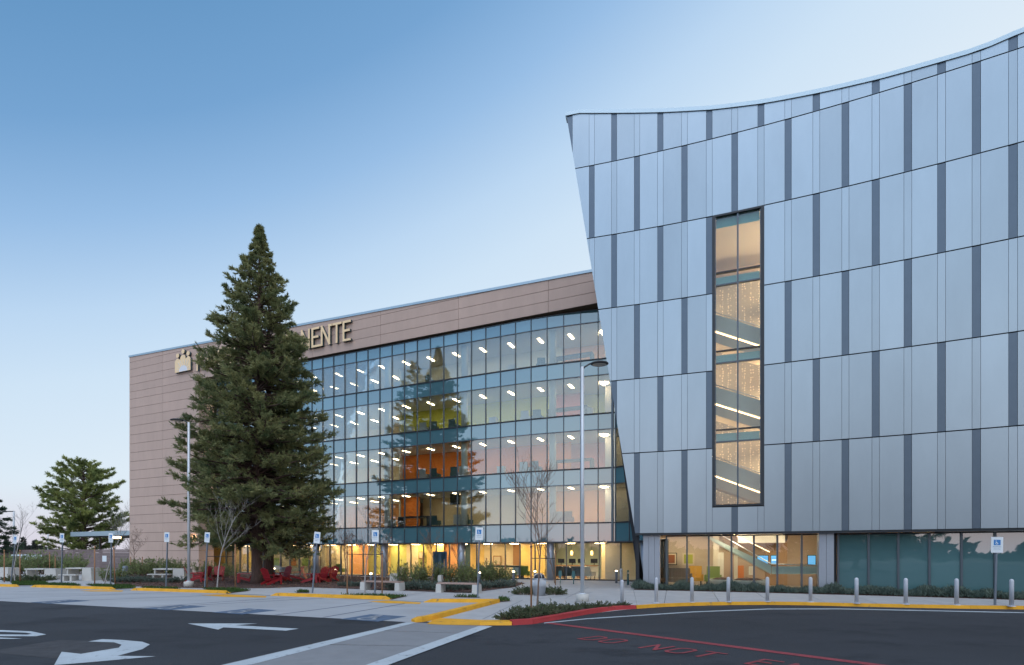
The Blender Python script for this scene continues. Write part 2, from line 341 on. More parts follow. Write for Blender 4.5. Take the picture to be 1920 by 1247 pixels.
for pts in ([(-60, 1179), (0, 1181.3), (58, 1183.6), (87, 1189.4), (67, 1193), (0, 1192.8), (-60, 1192.5), (-60, 1189.8), (0, 1189.6), (52, 1189.8), (60, 1188.4), (48, 1186.3), (0, 1184.6), (-60, 1182.5)], [(-60, 1191.5+3.5), (0, 1195.4), (42, 1197.2), (22, 1198), (0, 1197.6), (-60, 1197.2)]):
    m = MB(); m.add(Gp(pts, .008), [tuple(range(len(pts)))[::-1]]); m.build('letter', M['white_paint'], mk, True)
a, b = G(1028, 1168.5), G(1660, 1249.5); d = (b-a).normalized(); s = Vector((-d.y, d.x, 0))*.13
sheet('red_line', [Vector((*p.xy, .008)) for p in (a-s, a+s, b+s+d*3, b-s+d*3)], M['red_line'])
def text_mesh(body, size, ext=0.):
    cu = bpy.data.curves.new('t', 'FONT'); cu.body = body; cu.size = size; cu.extrude = ext; cu.resolution_u = 3
    ob = bpy.data.objects.new('t', cu); COL.objects.link(ob); dg = bpy.context.evaluated_depsgraph_get(); dg.update()
    me = bpy.data.meshes.new_from_object(ob.evaluated_get(dg)); bpy.data.objects.remove(ob); return me
STEN = {'D': [[(.05, 0), (.05, .9), (.4, .9), (.6, .75), (.6, .15), (.4, 0), (.05, 0)]], 'O': [[(.15, 0), (.0, .15), (.0, .75), (.15, .9), (.45, .9), (.6, .75), (.6, .15), (.45, 0), (.15, 0)]],
        'N': [[(.0, 0), (.0, .9)], [(.0, .9), (.6, 0)], [(.6, 0), (.6, .9)]], 'T': [[(.3, 0), (.3, .9)], [(-.05, .9), (.65, .9)]], 'E': [[(.55, .9), (.0, .9), (.0, 0), (.55, 0)], [(.0, .47), (.42, .47)]],
        'R': [[(.0, 0), (.0, .9), (.5, .9), (.6, .75), (.5, .45), (.0, .45)], [(.3, .45), (.6, 0)]]}
p0, p1 = G(1083, 1198), G(1399, 1245); d = (p1-p0); adv = d.length/7.0
mk = thing('painted_letters', 'worn red words DO NOT ENTER stencilled on the dark asphalt beside a red line', 'road marking', Vector((*p0.xy, .008)), math.atan2(d.y, d.x))
for i, chx in enumerate('DO NOT ENTER'):
    if chx == ' ': continue
    m = MB()
    for k, s in enumerate(STEN[chx]):
        q = stroke_sheet([(i*adv+x*.62+.1*y, y*.75) for x, y in s], .085, k*.003); m.add(q.v, q.f)
    m.build('letter', M['red_line'], mk)
pl = [(1020, 1169), (1100, 1161), (1200, 1154.5), (1300, 1148), (1440, 1142.6), (1575, 1142.4), (1725, 1145.4), (1920, 1149.6), (2200, 1157)]
q = MB()
for i in range(len(pl)-1):
    a, b = G(*pl[i], .008), G(*pl[i+1], .008); a2, b2 = G(pl[i][0], pl[i][1]-1.5, .008), G(pl[i+1][0], pl[i+1][1]-1.5, .008); q.add([a, b, b2, a2], [(0, 1, 2, 3)])
q.build('road_edge_line', M['white_paint'])['kind'] = 'structure'
# ------------------------------------------------------------------ kerbs
def kerb(name, pts, m, h, w, label, taper=(0, 0), joints=True):
    # pts: foot line towards the road, kerb lies behind it (to the left of travel)
    t = thing(name, label, 'kerb', pts[0])
    n = len(pts); L_ = []; R_ = []
    for i in range(n):
        dd = (pts[min(i+1, n-1)]-pts[max(i-1, 0)]).normalized(); s = Vector((-dd.y, dd.x, 0)); L_.append(pts[i]); R_.append(pts[i]+s*w)
    for i in range(n-1):
        h0 = h[i] if hasattr(h, '__len__') else h; h1 = h[i+1] if hasattr(h, '__len__') else h
        a, b, c, d2 = L_[i], L_[i+1], R_[i+1], R_[i]; e = (b-a).normalized()*.004
        up = lambda p, k, q=0: Vector((p.x, p.y, k))
        inn = (R_[i]-L_[i])*.12; inn2 = (R_[i+1]-L_[i+1])*.12
        mb = MB(); mb.hexa([up(a+e, -.02), up(b-e, -.02), up(c-e, -.02), up(d2+e, -.02)], [up(a+e+inn, h0), up(b-e+inn2, h1), up(c-e, h1), up(d2+e, h0)])
        mb.build('kerb_stone', m, t, True)
    return t
def kseg(x0, y0, x1, y1, label, n=2, e=.35):
    a, b = G(x0, y0), G(x1, y1); d = (b-a).normalized()
    pts = [a, a+d*e] + [a+d*((b-a).length*k/n) for k in range(1, n)] + [b-d*e, b]
    return kerb('kerb', pts, M['yellow_paint'], [.02, .15] + [.15]*(n-1) + [.15, .02], .32, label)
kseg(-330, 1089, 26, 1101, 'yellow painted kerb cut by the left edge, with a tapered end')
kseg(55.6, 1101.3, 207, 1106.2, 'yellow kerb with tapered ends, leftmost whole one by the leaning sign post')
kseg(243, 1107.4, 424, 1113.4, 'yellow kerb with tapered ends in front of the tall tree and lamp post')
kseg(505.7, 1117.4, 728, 1125, 'yellow kerb with tapered ends in front of the red garden chairs')
a, b = G(793, 1130), G(936, 1130.5); kerb('kerb', [a, a+(b-a).normalized()*.35, lerp(a, b, .5), b], M['yellow_paint'], [.02, .15, .15, .15], .3, 'short yellow kerb joining the corner of the diagonal kerb')
kp = [G(778, 1167.5), G(793, 1166.3), G(812, 1163.5), G(870, 1148), G(938, 1130)]
kerb('kerb', kp, M['yellow_paint'], [.08, .15, .15, .15, .15], .28, 'scuffed yellow diagonal kerb running from the crosswalk to the bay corner')
kerb('kerb', [G(899, 1172.8), G(960, 1172.6)], M['yellow_paint'], .1, .5, 'stubby worn yellow kerb end beside the red kerb')
rk = [G(x, y) for x, y in ((961, 1172.6), (1000, 1170.4), (1050, 1161.5), (1103, 1151.8), (1153, 1144.6), (1193.7, 1141.5))]
kerb('kerb', rk, M['red_paint'], [.15]*5+[.13], .22, 'red painted kerb curving round the corner planting bed')
YK = [(1194.5, 1141.5), (1246, 1138), (1300, 1136), (1370, 1134.6), (1440, 1134.2), (1510, 1135), (1575, 1136.6), (1650, 1138.4), (1725, 1140), (1820, 1141.6), (1920, 1142.8), (2060, 1145), (2200, 1148)]
ykp = [G(x, y) for x, y in YK]
kerb('kerb', ykp, M['yellow_paint'], .125, .16, 'long yellow kerb curving in front of the row of white bollards')
for pts in ([(150, 1107.2), (205, 1106.2), (232, 1107.2), (228, 1109.4), (170, 1109)], [(375, 1115.5), (424, 1114), (500, 1117.6), (498, 1120.4), (420, 1119)], [(690, 1127.6), (728, 1126), (790, 1129.6), (787, 1132.4), (725, 1131)]):
    sheet('yellow_strip', Gp(pts, .012), M['yellow_paint'])
sheet('yellow_strip', Gp([(800, 1170), (818, 1158.5), (907, 1162.5), (899, 1172.6), (830, 1171.4)], .02), M['yellow_paint'])
# ================================================================== SILVER BUILDING GEOMETRY
pxA = [(1078.3, 719.4), (1145.6, 734.6), (1243.5, 756.1), (1335.5, 777.4), (1432.8, 802.6), (1537, 829.5), (1649, 863.2), (1710, 881), (1773, 901.2), (1838, 921.2), (1908, 946.5), (1920, 951.3)]
_Z = np.array([5.352*F*1000/u for _, u in pxA]); _X = np.array([(p-CX)/FP for p, _ in pxA])*_Z
_c = np.polyfit(_X, _Z, 2)
def Zs(x): return _c[0]*x*x+_c[1]*x+_c[2]
def dZs(x): return 2*_c[0]*x+_c[1]
_xs = np.linspace(0, 42, 4201); _ss = np.concatenate([[0], np.cumsum(np.hypot(np.diff(_xs), np.diff(Zs(_xs))))])
def s_of_x(x): return float(np.interp(x, _xs, _ss))
def x_of_s(s): return float(np.interp(s, _ss, _xs))
def x_of_px(px, off=0.):
    r = (px-CX)/FP; x = r*28
    for _ in range(60): x = .5*x+.5*r*(Zs(x)+off)
    return x
def s_of_px(px): return s_of_x(x_of_px(px))
def SP(s, off=0., z=0.):            # off > 0 : towards the inside
    x = x_of_s(s); k = dZs(x); n = math.hypot(1, k); return Vector((x-k/n*off, Zs(x)+off/n, z))
bnds = [s_of_px(p) for p in (1156.6, 1243.5, 1335.5, 1432.8, 1537, 1649, 1773, 1908)]
mod = (bnds[-1]-bnds[0])/7
bnds = [bnds[0]-2*mod, bnds[0]-mod] + bnds + [bnds[-1]+mod*k for k in (1, 2, 3, 4)]
topc = [(1062, 211), (1074, 206), (1145, 205.8), (1243, 204.2), (1335.5, 199), (1432.8, 187), (1537, 167), (1649, 141), (1773, 106), (1838, 87), (1920, 51)]
_ts = [s_of_px(p) for p, _ in topc]; _tz = [H+(HY-y)/FP*Zs(x_of_px(p)) for p, y in topc]
def ztop(s): return float(np.interp(s, _ts+[_ts[-1]+15], _tz+[_tz[-1]]))
eb = (s_of_px(1191), H+.262*F); et = (s_of_px(1062), H+(HY-216)/FP*Zs(x_of_px(1062)))
def s_edge(z): return eb[0]+(et[0]-eb[0])*(z-eb[1])/(et[1]-eb[1])
def clip(poly, f):          # keep f(p) >= 0
    outp = []
    for i in range(len(poly)):
        a, b = poly[i], poly[(i+1) % len(poly)]; fa, fb = f(a), f(b)
        if fa >= 0: outp.append(a)
        if (fa >= 0) != (fb >= 0):
            t = fa/(fa-fb); outp.append((a[0]+(b[0]-a[0])*t, a[1]+(b[1]-a[1])*t))
    return outp
SB = thing('metal_clad_building', 'tall building wing clad in curved silver metal panels with a slanted left edge', 'building', SP(bnds[4], 0, 0))
zb = H+.262*F
rows = [zb] + [H+(k+.352)*F for k in range(1, 6)] + [H+9*F]
def piece(s0, s1, z0, z1, name, m, t0=0., t1=.06, g=.0065, gz=.027):
    poly = [(s0+g, z0+gz), (s1-g, z0+gz), (s1-g, z1-gz), (s0+g, z1-gz)]
    poly = clip(poly, lambda p: p[0]-s_edge(p[1]))
    if len(poly) < 3: return
    if z1 > H+5.3*F:
        a, b = ztop(s0)-.22, ztop(s1)-.22
        poly = clip(poly, lambda p: (a+(b-a)*(p[0]-s0)/(s1-s0))-p[1])
        if len(poly) < 3: return
    x0 = SP(s0); x1 = SP(s1); e = (x1-x0)/(s1-s0); nrm = Vector((-e.y, e.x, 0)).normalized()   # inward
    pts = [x0+e*(p[0]-s0)+nrm*t0+Vector((0, 0, p[1])) for p in poly]
    mb = MB(); mb.prism(pts, nrm*t1); return mb.build(name, m, SB, True)
WIN = (bnds[4], bnds[5])
wz0, wz1 = H+.60*F, H+4.352*F
for i in range(len(bnds)-1):
    s0, s1 = bnds[i], bnds[i+1]; mid = (s0+s1)/2; w = .30
    for r in range(6):
        z0, z1 = rows[r], rows[r+1]
        if i == 4 and 1 <= r <= 3: continue
        if i == 4 and r == 0: z1 = wz0-.03
        darkb = (r % 2 == 1)          # dark strip at the module boundary in odd rows, at mid-module in even rows
        piece(s0, mid-w, z0, z1, 'wall_panel', M['silver_panel'])
        piece(mid-w, mid, z0, z1, 'grey_strip' if not darkb else 'wall_panel', M['grey_strip'] if not darkb else M['silver_panel'], .015 if not darkb else 0)
        piece(mid, s1-w, z0, z1, 'wall_panel', M['silver_panel'])
        piece(s1-w, s1, z0, z1, 'grey_strip' if darkb else 'wall_panel', M['grey_strip'] if darkb else M['silver_panel'], .015 if darkb else 0)
# module 3 row 4 lies wholly inside the window; backing wall with the window hole
for i in range(len(bnds)-1):
    s0, s1 = bnds[i], bnds[i+1]
    spans = [(zb, H+9*F)] if i != 4 else [(zb, wz0), (wz1, H+9*F)]
    for a, b in spans: piece(s0, s1, a, b, 'backing_wall', M['backing'], .085, .25, -.002, 0)
# coping along the curved top
st = np.linspace(_ts[0]-.05, bnds[-1], 40); mb = MB()
for a, b in zip(st[:-1], st[1:]):
    za, zb_ = ztop(a), ztop(b)
    p = [SP(a, -.05), SP(b, -.05), SP(b, .5), SP(a, .5)]; zz = [za, zb_, zb_, za]
    mb.hexa([q+Vector((0, 0, k-.21)) for q, k in zip(p, zz)], [q+Vector((0, 0, k)) for q, k in zip(p, zz)])
mb.build('coping', M['coping'], SB, True)
# soffit + lintel bar
mb = MB(); st = np.linspace(s_edge(zb), bnds[-1], 30); mb2 = MB()
for a, b in zip(st[:-1], st[1:]):
    q = [SP(a, .03), SP(b, .03), SP(b, 1.4), SP(a, 1.4)]
    mb.hexa([v+Vector((0, 0, zb-.0)) for v in q], [v+Vector((0, 0, zb+.018)) for v in q])
    q = [SP(a, .05), SP(b, .05), SP(b, .25), SP(a, .25)]
    mb2.hexa([v+Vector((0, 0, zb-.09)) for v in q], [v+Vector((0, 0, zb-.003)) for v in q])
mb.build('soffit', M['dark_bar'], SB, True); mb2.build('lintel', M['dark_bar'], SB, True)
# side wall behind the slanted edge, roof and rear wall
mb = MB(); ax = Vector((.3, .954, 0)); f0, f1 = SP(eb[0], .34, eb[1]), SP(et[0], .34, et[1])
g0 = Vector((f0.x, f0.y, 0)); mb.prism([g0, f0, f1, f1+ax*5, Vector((f0.x, f0.y, 0))+ax*5], Vector((.95, -.3, 0))*.2); mb.build('side_wall', M['backing'], SB, True)
st = np.linspace(et[0]+1.0, bnds[-1], 12); mb = MB(); mr_ = MB()
for a, b in zip(st[:-1], st[1:]):
    q = [SP(a, .35), SP(b, .35), SP(b, 13), SP(a, 13)]; zz = H+5.0*F
    mb.hexa([v+Vector((0, 0, zz)) for v in q], [v+Vector((0, 0, zz+.3)) for v in q])
    q = [SP(a, 13), SP(b, 13), SP(b, 13.3), SP(a, 13.3)]; mr_.hexa(q, [v+Vector((0, 0, zz)) for v in q])
mb.build('roof', M['slab'], SB, True); mr_.build('rear_wall', M['slab'], SB, True)
# --- stair window
e0 = SP(WIN[0]); e1 = SP(WIN[1]); ed = (e1-e0).normalized(); en = Vector((-ed.y, ed.x, 0)); wl = (e1-e0).length
def WP(a, b, z): return e0+ed*a+en*b+Vector((0, 0, z))
def wbox(name, m, a0, a1, b0, b1, z0, z1, par=None):
    q = MB(); q.hexa([WP(a0, b0, z0), WP(a1, b0, z0), WP(a1, b1, z0), WP(a0, b1, z0)], [WP(a0, b0, z1), WP(a1, b0, z1), WP(a1, b1, z1), WP(a0, b1, z1)])
    return q.build(name, m, par or SB, True)
for a0, a1 in ((.0, .14), (wl-.14, wl)): wbox('window_frame', M['dark_bar'], a0, a1, -.03, .32, wz0, wz1)
for z0, z1 in ((wz0, wz0+.09), (wz1-.09, wz1)): wbox('window_frame', M['dark_bar'], .142, wl-.142, -.03, .32, z0, z1)
lv = [.62, 1.43, 1.585, 2.445, 2.60, 3.45, 3.61, 4.33]
wbox('mullion', M['mullion'], wl/2-.04, wl/2+.04, .02, .2, wz0+.09, wz1-.09)
for a0 in (.145, wl-.185): wbox('mullion', M['mullion'], a0, a0+.04, .02, .2, wz0+.09, wz1-.09)
mat('teal_band', (.13, .48, .53), .5)
for k in range(1, 7): 
    for a0, a1 in ((.19, wl/2-.042), (wl/2+.042, wl-.19)): wbox('transom', M['dark_bar'] if k % 2 == 0 else M['mullion'], a0, a1, .02, .18, H+lv[k]*F-.035, H+lv[k]*F+.035)
for k in range(7):
    for a0, a1 in ((.19, wl/2-.045), (wl/2+.045, wl-.19)):
        z0, z1 = H+lv[k]*F+.04, H+lv[k+1]*F-.04
        wbox('window_pane', M['stair_glass'], a0, a1, .09, .105, z0, z1)
        if k in (1, 3, 5): wbox('spandrel_panel', M['teal_band'], a0, a1, .25, .28, z0, z1-.12)
for k in (0,): wbox('shade', M['teal_band'], .2, wl-.2, .3, .32, H+4.22*F, H+4.33*F)
# stair hall behind the window
mat('hall_wall', (.60, .46, .30), .8); mat('hall_ceiling', (.55, .52, .47), .9)
mat('stringer', (.50, .60, .62), .5); mat('stair_soffit', (.66, .56, .42), .7)
m = bpy.data.materials.new('painted_glow_dots'); m.use_nodes = True; t_ = m.node_tree; b_ = t_.nodes['Principled BSDF']; b_.inputs['Base Color'].default_value = (.42, .36, .28, 1); b_.inputs['Metallic'].default_value = .3
v_ = t_.nodes.new('ShaderNodeTexVoronoi'); v_.inputs['Scale'].default_value = 7; v_.inputs['Randomness'].default_value = .35; tc_ = t_.nodes.new('ShaderNodeTexCoord'); t_.links.new(tc_.outputs['Object'], v_.inputs[0])
q_ = t_.nodes.new('ShaderNodeMath'); q_.operation = 'LESS_THAN'; q_.inputs[1].default_value = .24; t_.links.new(v_.outputs['Distance'], q_.inputs[0])
b_.inputs['Emission Color'].default_value = (1, .82, .5, 1); g_ = t_.nodes.new('ShaderNodeMath'); g_.operation = 'MULTIPLY'; g_.inputs[1].default_value = .75; t_.links.new(q_.outputs[0], g_.inputs[0]); t_.links.new(g_.outputs[0], b_.inputs['Emission Strength']); M['painted_glow_dots'] = m  # glow painted into the dots, standing for light shining through a perforated panel
wbox('hall_wall', M['hall_wall'], -3, 14, 6.0, 6.2, 3.3, H+4.6*F)
wbox('hall_wall', M['painted_glow_dots'], -1.5, 2.9, 4.2, 4.3, 3.3, H+4.05*F)
wbox('hall_wall', M['hall_wall'], -3.2, -3.0, .4, 6, 3.3, H+4.6*F)
wbox('hall_wall', M['hall_wall'], 9, 9.2, .4, 6, 3.3, H+4.6*F)
for z in (4.36,): wbox('hall_ceiling', M['hall_ceiling'], -3, 9, .4, 6, H+z*F, H+z*F+.2)
emit('led_line', (1.0, .72, .38), 5); emit('hall_lamp', (1.0, .76, .46), 54)
for k, (yl, yr) in enumerate(((622, 652), (758, 787), (893, 927))):
    a = P(1335, yl, 30.1); b = P(1440, yr+4, 29.15); d = (b-a); d = d/d.length
    a2 = a-d*1.2; b2 = b+d*2.6; dep = Vector((.36, .93, 0))
    mb = MB(); up = Vector((0, 0, 1))
    mb.hexa([a2+up*.14, b2+up*.14, b2+up*.14+dep*.06, a2+up*.14+dep*.06], [a2+up*1.05, b2+up*1.05, b2+up*1.05+dep*.06, a2+up*1.05+dep*.06]); mb.build('stringer', M['stringer'], SB, True)
    mb = MB(); mb.hexa([a2+up*.03, b2+up*.03, b2+up*.03+dep*.05, a2+up*.03+dep*.05], [a2+up*.1, b2+up*.1, b2+up*.1+dep*.05, a2+up*.1+dep*.05]); mb.build('led_strip', M['led_line'], SB, True)
    mb = MB(); mb.hexa([a2-up*.55, b2-up*.55, b2-up*.55+dep*1.4, a2-up*.55+dep*1.4], [a2+up*.0, b2+up*.0, b2+up*.0+dep*1.4, a2+up*.0+dep*1.4]); mb.build('stair_flight', M['stair_soffit'], SB, True)
    mb = MB(); mb.tube([a2+up*1.15, b2+up*1.15], .03, 6); mb.build('handrail', M['steel'], SB, True)
    zc = H+(3.40, 2.40, 1.40)[k]*F
    wbox('hall_lamp', M['hall_lamp'], 2.9, 3.5, 2.6, 3.2, zc-.1, zc-.05); wbox('hall_lamp', M['hall_lamp'], -.4, 0, 3.0, 3.4, zc-.1, zc-.05)
    wbox('hall_lamp', M['hall_lamp'], 5.4, 7.0, 2.6, 3.2, zc-.1, zc-.05)
    wbox('landing', M['hall_wall'], 2.6, 9, 3.4, 6, zc-.35+.32, zc+.2)
wbox('hall_lamp', M['hall_lamp'], 3.5, 6.5, 3, 3.3, H+4.30*F, H+4.33*F)
# --- ground floor of the silver wing
gz0, gz1 = .10, zb-.0
def pier(pa, pb):
    a, b = s_of_px(pa), s_of_px(pb); n = max(2, int((b-a)/.28)); 
    for k in range(n):
        u, v = a+(b-a)*k/n, a+(b-a)*(k+1)/n; q = MB(); e = .006
        q.hexa([SP(u+e, .35, .0), SP(v-e, .35, .0), SP(v-e, 1.1, .0), SP(u+e, 1.1, .0)], [SP(u+e, .35, zb-.003), SP(v-e, .35, zb-.003), SP(v-e, 1.1, zb-.003), SP(u+e, 1.1, zb-.003)]); q.build('pier_panel', M['pier_metal'], SB, True)
pier(1205, 1237); pier(1537, 1566)
OFFJ = True
OFF = .8
def xo(px): 
    x = x_of_px(px, OFF); 
    return s_of_x(x)
lob = [xo(p) for p in (1241, 1278.7, 1319, 1361, 1402.5, 1445.6, 1490.6, 1533.7)]
rgt = [xo(p) for p in (1558, 1614, 1668.7, 1726, 1785, 1846.8, 1910)]; rgt += [rgt[-1]+(rgt[-1]-rgt[-2])*k for k in range(1, 6)]
def sbox(name, m, s0, s1, o0, o1, z0, z1, par=None):
    q = MB(); q.hexa([SP(s0, o0, z0), SP(s1, o0, z0), SP(s1, o1, z0), SP(s0, o1, z0)], [SP(s0, o0, z1), SP(s1, o0, z1), SP(s1, o1, z1), SP(s0, o1, z1)])
    return q.build(name, m, par or SB, True)
for L_, mt, nm in ((lob, M['ground_glass'], 'window_pane'), (rgt, M['teal_glass'], 'window_pane')):
    for k, s in enumerate(L_): sbox('mullion', M['mullion'], s-.045, s+.045, OFF-.07, OFF+.07, gz0, zb-.1)
    for a, b in zip(L_[:-1], L_[1:]): sbox(nm, mt, a+.047, b-.047, OFF-.008, OFF+.008, gz0+.1, zb-.16)
    sbox('sill', M['dark_bar'], L_[0]-.04, L_[-1]+.04, OFF-.075, OFF+.075, gz0-.1, gz0+.09); 
    mb = MB()
    for a, b in zip(L_[:-1], L_[1:]):
        q = [SP(a+.046, OFF-.06), SP(b-.046, OFF-.06), SP(b-.046, OFF+.06), SP(a+.046, OFF+.06)]; mb.hexa([v+Vector((0, 0, zb-.155)) for v in q], [v+Vector((0, 0, zb-.095)) for v in q])
    mb.build('transom', M['dark_bar'], SB, True)
sbox('jamb', M['dark_bar'], rgt[0]-.4, rgt[0]-.05, OFF+.1, OFF+.3, 0, zb-.003)
# lobby
LB = 7.2
mat('notice_white', (.75, .72, .64), .6); mat('lobby_wall', (.56, .46, .36), .8); mat('lobby_wall_light', (.72, .66, .55), .8); mat('lobby_floor', (.30, .26, .22), .4); mat('brown_wall', (.42, .31, .23), .7); mat('orange_wall', (.55, .17, .04), .6); mat('rust_wall', (.40, .24, .13), .7)
emit('lobby_lamp', (1.0, .80, .55), 58)
la, lb_ = lob[0]-.6, lob[-1]+4.5
sbox('floor_slab', M['lobby_floor'], la, lb_, OFF+.1, LB, .02, .1)
sbox('ceiling', M['ceiling_white'], la, lob[-1]+4.5, OFF+.1, LB, 3.45, 3.6)
sbox('ceiling_edge', M['lobby_wall_light'], la, lob[-1]+4.5, OFF+.12, OFF+.3, zb+.03, 3.45)
sbox('hall_wall', M['lobby_wall'], la, s_of_px(1360), LB-.2, LB, .1, 3.5)
sbox('hall_wall', M['brown_wall'], s_of_px(1360)+.01, s_of_px(1452), LB-.2, LB, .1, 3.5)
sbox('hall_wall', M['rust_wall'], s_of_px(1452)+.01, s_of_px(1500), LB-.3, LB, .1, 2.9); sbox('hall_wall', M['orange_wall'], s_of_px(1384), s_of_px(1404), LB-1.6, LB-1.5, .1, 1.35); sbox('hall_wall', M['notice_white'], s_of_px(1392), s_of_px(1492), LB-1.2, LB-1.1, 2.75, 3.3)
sbox('hall_wall', M['brown_wall'], s_of_px(1500)+.01, lb_, LB-.2, LB, .1, 3.5)
sbox('hall_wall', M['lobby_wall_light'], s_of_px(1340), s_of_px(1352), LB-.9, LB-.25, .1, 3.4)
sbox('hall_wall', M['lobby_wall_light'], s_of_px(1383), s_of_px(1390), LB-2.5, LB-2.2, .1, 2.6)
sbox('side_wall', M['lobby_wall'], la-.2, la, OFF+.2, LB, .1, 3.5); sbox('side_wall', M['lobby_wall'], lb_, lb_+.2, OFF+.2, LB, .1, 3.5)
for pa, o, w in ((1250, 1.3, .5), (1300, 3.4, .5), (1372, 1.3, .7), (1455, 1.2, .8), (1500, 4.4, .8), (1330, 4.6, .5), (1250, 5, .5), (1400, 5, .6), (1515, 1.3, .6)):
    s = s_of_px(pa); sbox('ceiling_light', M['lobby_lamp'], s-w/2, s+w/2, o, o+.35, 3.40, 3.44)
# stair balustrade crossing the lobby
def spx(px, py, off):
    x = x_of_px(px, off); p = SP(s_of_x(x), off); Y = (Zs(x)+off); return Vector((x, Y, H+(HY-py)/FP*Y))
mat('balustrade', (.55, .66, .62), .35)
mb = MB(); a = spx(1318, 1000, 2.0); b = spx(1446, 1060, 2.0); c = spx(1446, 1076, 2.0); d = spx(1335, 1014, 2.0); i_ = Vector((.4, .9, 0))*.06
mb.hexa([d, c, c+i_, d+i_], [a, b, b+i_, a+i_]); mb.build('balustrade', M['balustrade'], SB, True)
mb = MB(); a = spx(1447, 1062, 2.0); b = spx(1536, 1062, 2.0); c = spx(1536, 1076.5, 2.0); d = spx(1447, 1076.5, 2.0); mb.hexa([d, c, c+i_, d+i_], [a, b, b+i_, a+i_]); mb.build('balustrade', M['balustrade'], SB, True)
mb = MB(); mb.tube([spx(1350, 1002, 1.95), spx(1446, 1057.5, 1.95), spx(1536, 1060, 1.95)], .03, 6); mb.build('handrail', M['steel'], SB, True)
mb = MB(); a = spx(1376, 1002, 3.2); b = spx(1443, 1035, 3.2); mb.tube([a, b], .018, 6); mb.build('led_strip', M['led_line'], SB, True)
mb = MB(); mb.hexa([spx(1335, 1016, 2.1), spx(1446, 1078, 2.1), spx(1446, 1078, 3.4), spx(1335, 1016, 3.4)], [spx(1335, 1012, 2.1), spx(1446, 1074, 2.1), spx(1446, 1074, 3.4), spx(1335, 1012, 3.4)]); mb.build('stair_flight', M['lobby_wall_light'], SB, True)
# ================================================================== TAN BUILDING
C0 = Vector((-43.9, 61.2, 0)); TE = Vector((.9168, -.3995, 0)); TN = Vector((.3995, .9168, 0))       # TN points inside
TB = thing('office_building', 'tan panelled five storey building with a broad glass curtain wall and lit rooms', 'building', C0+TE*30)
def TP(t, d, z): return C0+TE*t+TN*d+Vector((0, 0, z))
def roofz(t): return H+22.55-.0304*t
seams = [-H]+[16.58-1.02*k for k in range(17, -1, -1)]+[17.6, 18.44, 19.29, 20.14, 21.03, 21.85, 24]
seams = [seams[0]]+[s for s in seams[1:] if s > -H+.3]
def tpanel(t0, t1, z0, z1, name='wall_panel', m=None, d0=0., d1=.07):
    g = .012; gz = .016
    poly = clip([(t0+g, z0+gz), (t1-g, z0+gz), (t1-g, z1-gz), (t0+g, z1-gz)], lambda p: roofz(p[0])-.1-p[1])
    if len(poly) < 3: return
    q = MB(); q.prism([TP(p[0], d0, p[1]) for p in poly], TN*d1); return q.build(name, m or M['tan_panel'], TB, True)
TO = 11.67
for z0, z1 in zip(seams[:-1], seams[1:]):
    for a, b in ((0, TO/2), (TO/2, TO)): tpanel(a, b, z0+H, z1+H)
    if z0 >= 18.4:
        for k in range(6): tpanel(TO+k*7.85, TO+(k+1)*7.85, z0+H, z1+H)
    if z1 < 18.5:        # lit return wall at the left end of the glass
        q = MB(); q.hexa([TP(TO+.003, .075, z0+H+.016), TP(TO+.003, 1.75, z0+H+.016), TP(TO-.07, 1.75, z0+H+.016), TP(TO-.07, .075, z0+H+.016)], [TP(TO+.003, .075, z1+H-.016), TP(TO+.003, 1.75, z1+H-.016), TP(TO-.07, 1.75, z1+H-.016), TP(TO-.07, .075, z1+H-.016)])
        q.build('return_panel', M['tan_panel'], TB, True)
def tbox(name, m, t0, t1, d0, d1, z0, z1):
    q = MB(); q.hexa([TP(t0, d0, z0), TP(t1, d0, z0), TP(t1, d1, z0), TP(t0, d1, z0)], [TP(t0, d0, z1), TP(t1, d0, z1), TP(t1, d1, z1), TP(t0, d1, z1)]); return q.build(name, m, TB, True)
q = MB(); q.prism([TP(.01, .075, 0), TP(TO-.08, .075, 0), TP(TO-.08, .075, roofz(TO)-.12), TP(.01, .075, roofz(0)-.12)], TN*.3); q.build('backing_wall', M['tan_joint'], TB, True)
q = MB(); q.prism([TP(TO-.08, .075, 18.46+H), TP(58.8, .075, 18.46+H), TP(58.8, .075, roofz(58.8)-.12), TP(TO-.08, .075, roofz(TO)-.12)], TN*.22); q.build('backing_wall', M['tan_joint'], TB, True)
mb = MB(); a, b = 0., 58.8
mb.hexa([TP(-.06, -.06, roofz(a)-.1), TP(b, -.06, roofz(b)-.1), TP(b, .7, roofz(b)-.1), TP(-.06, .7, roofz(a)-.1)], [TP(-.06, -.06, roofz(a)+.1), TP(b, -.06, roofz(b)+.1), TP(b, .7, roofz(b)+.1), TP(-.06, .7, roofz(a)+.1)]); mb.build('coping', M['coping'], TB, True)
tbox('roof', M['slab'], .3, 56, .5, 24, H+20.0, H+20.3); tbox('rear_wall', M['tan_panel'], 0, 56, 24, 24.3, 0, H+20); tbox('side_wall', M['tan_panel'], -.0, .3, .4, 24, 0, H+20.9)
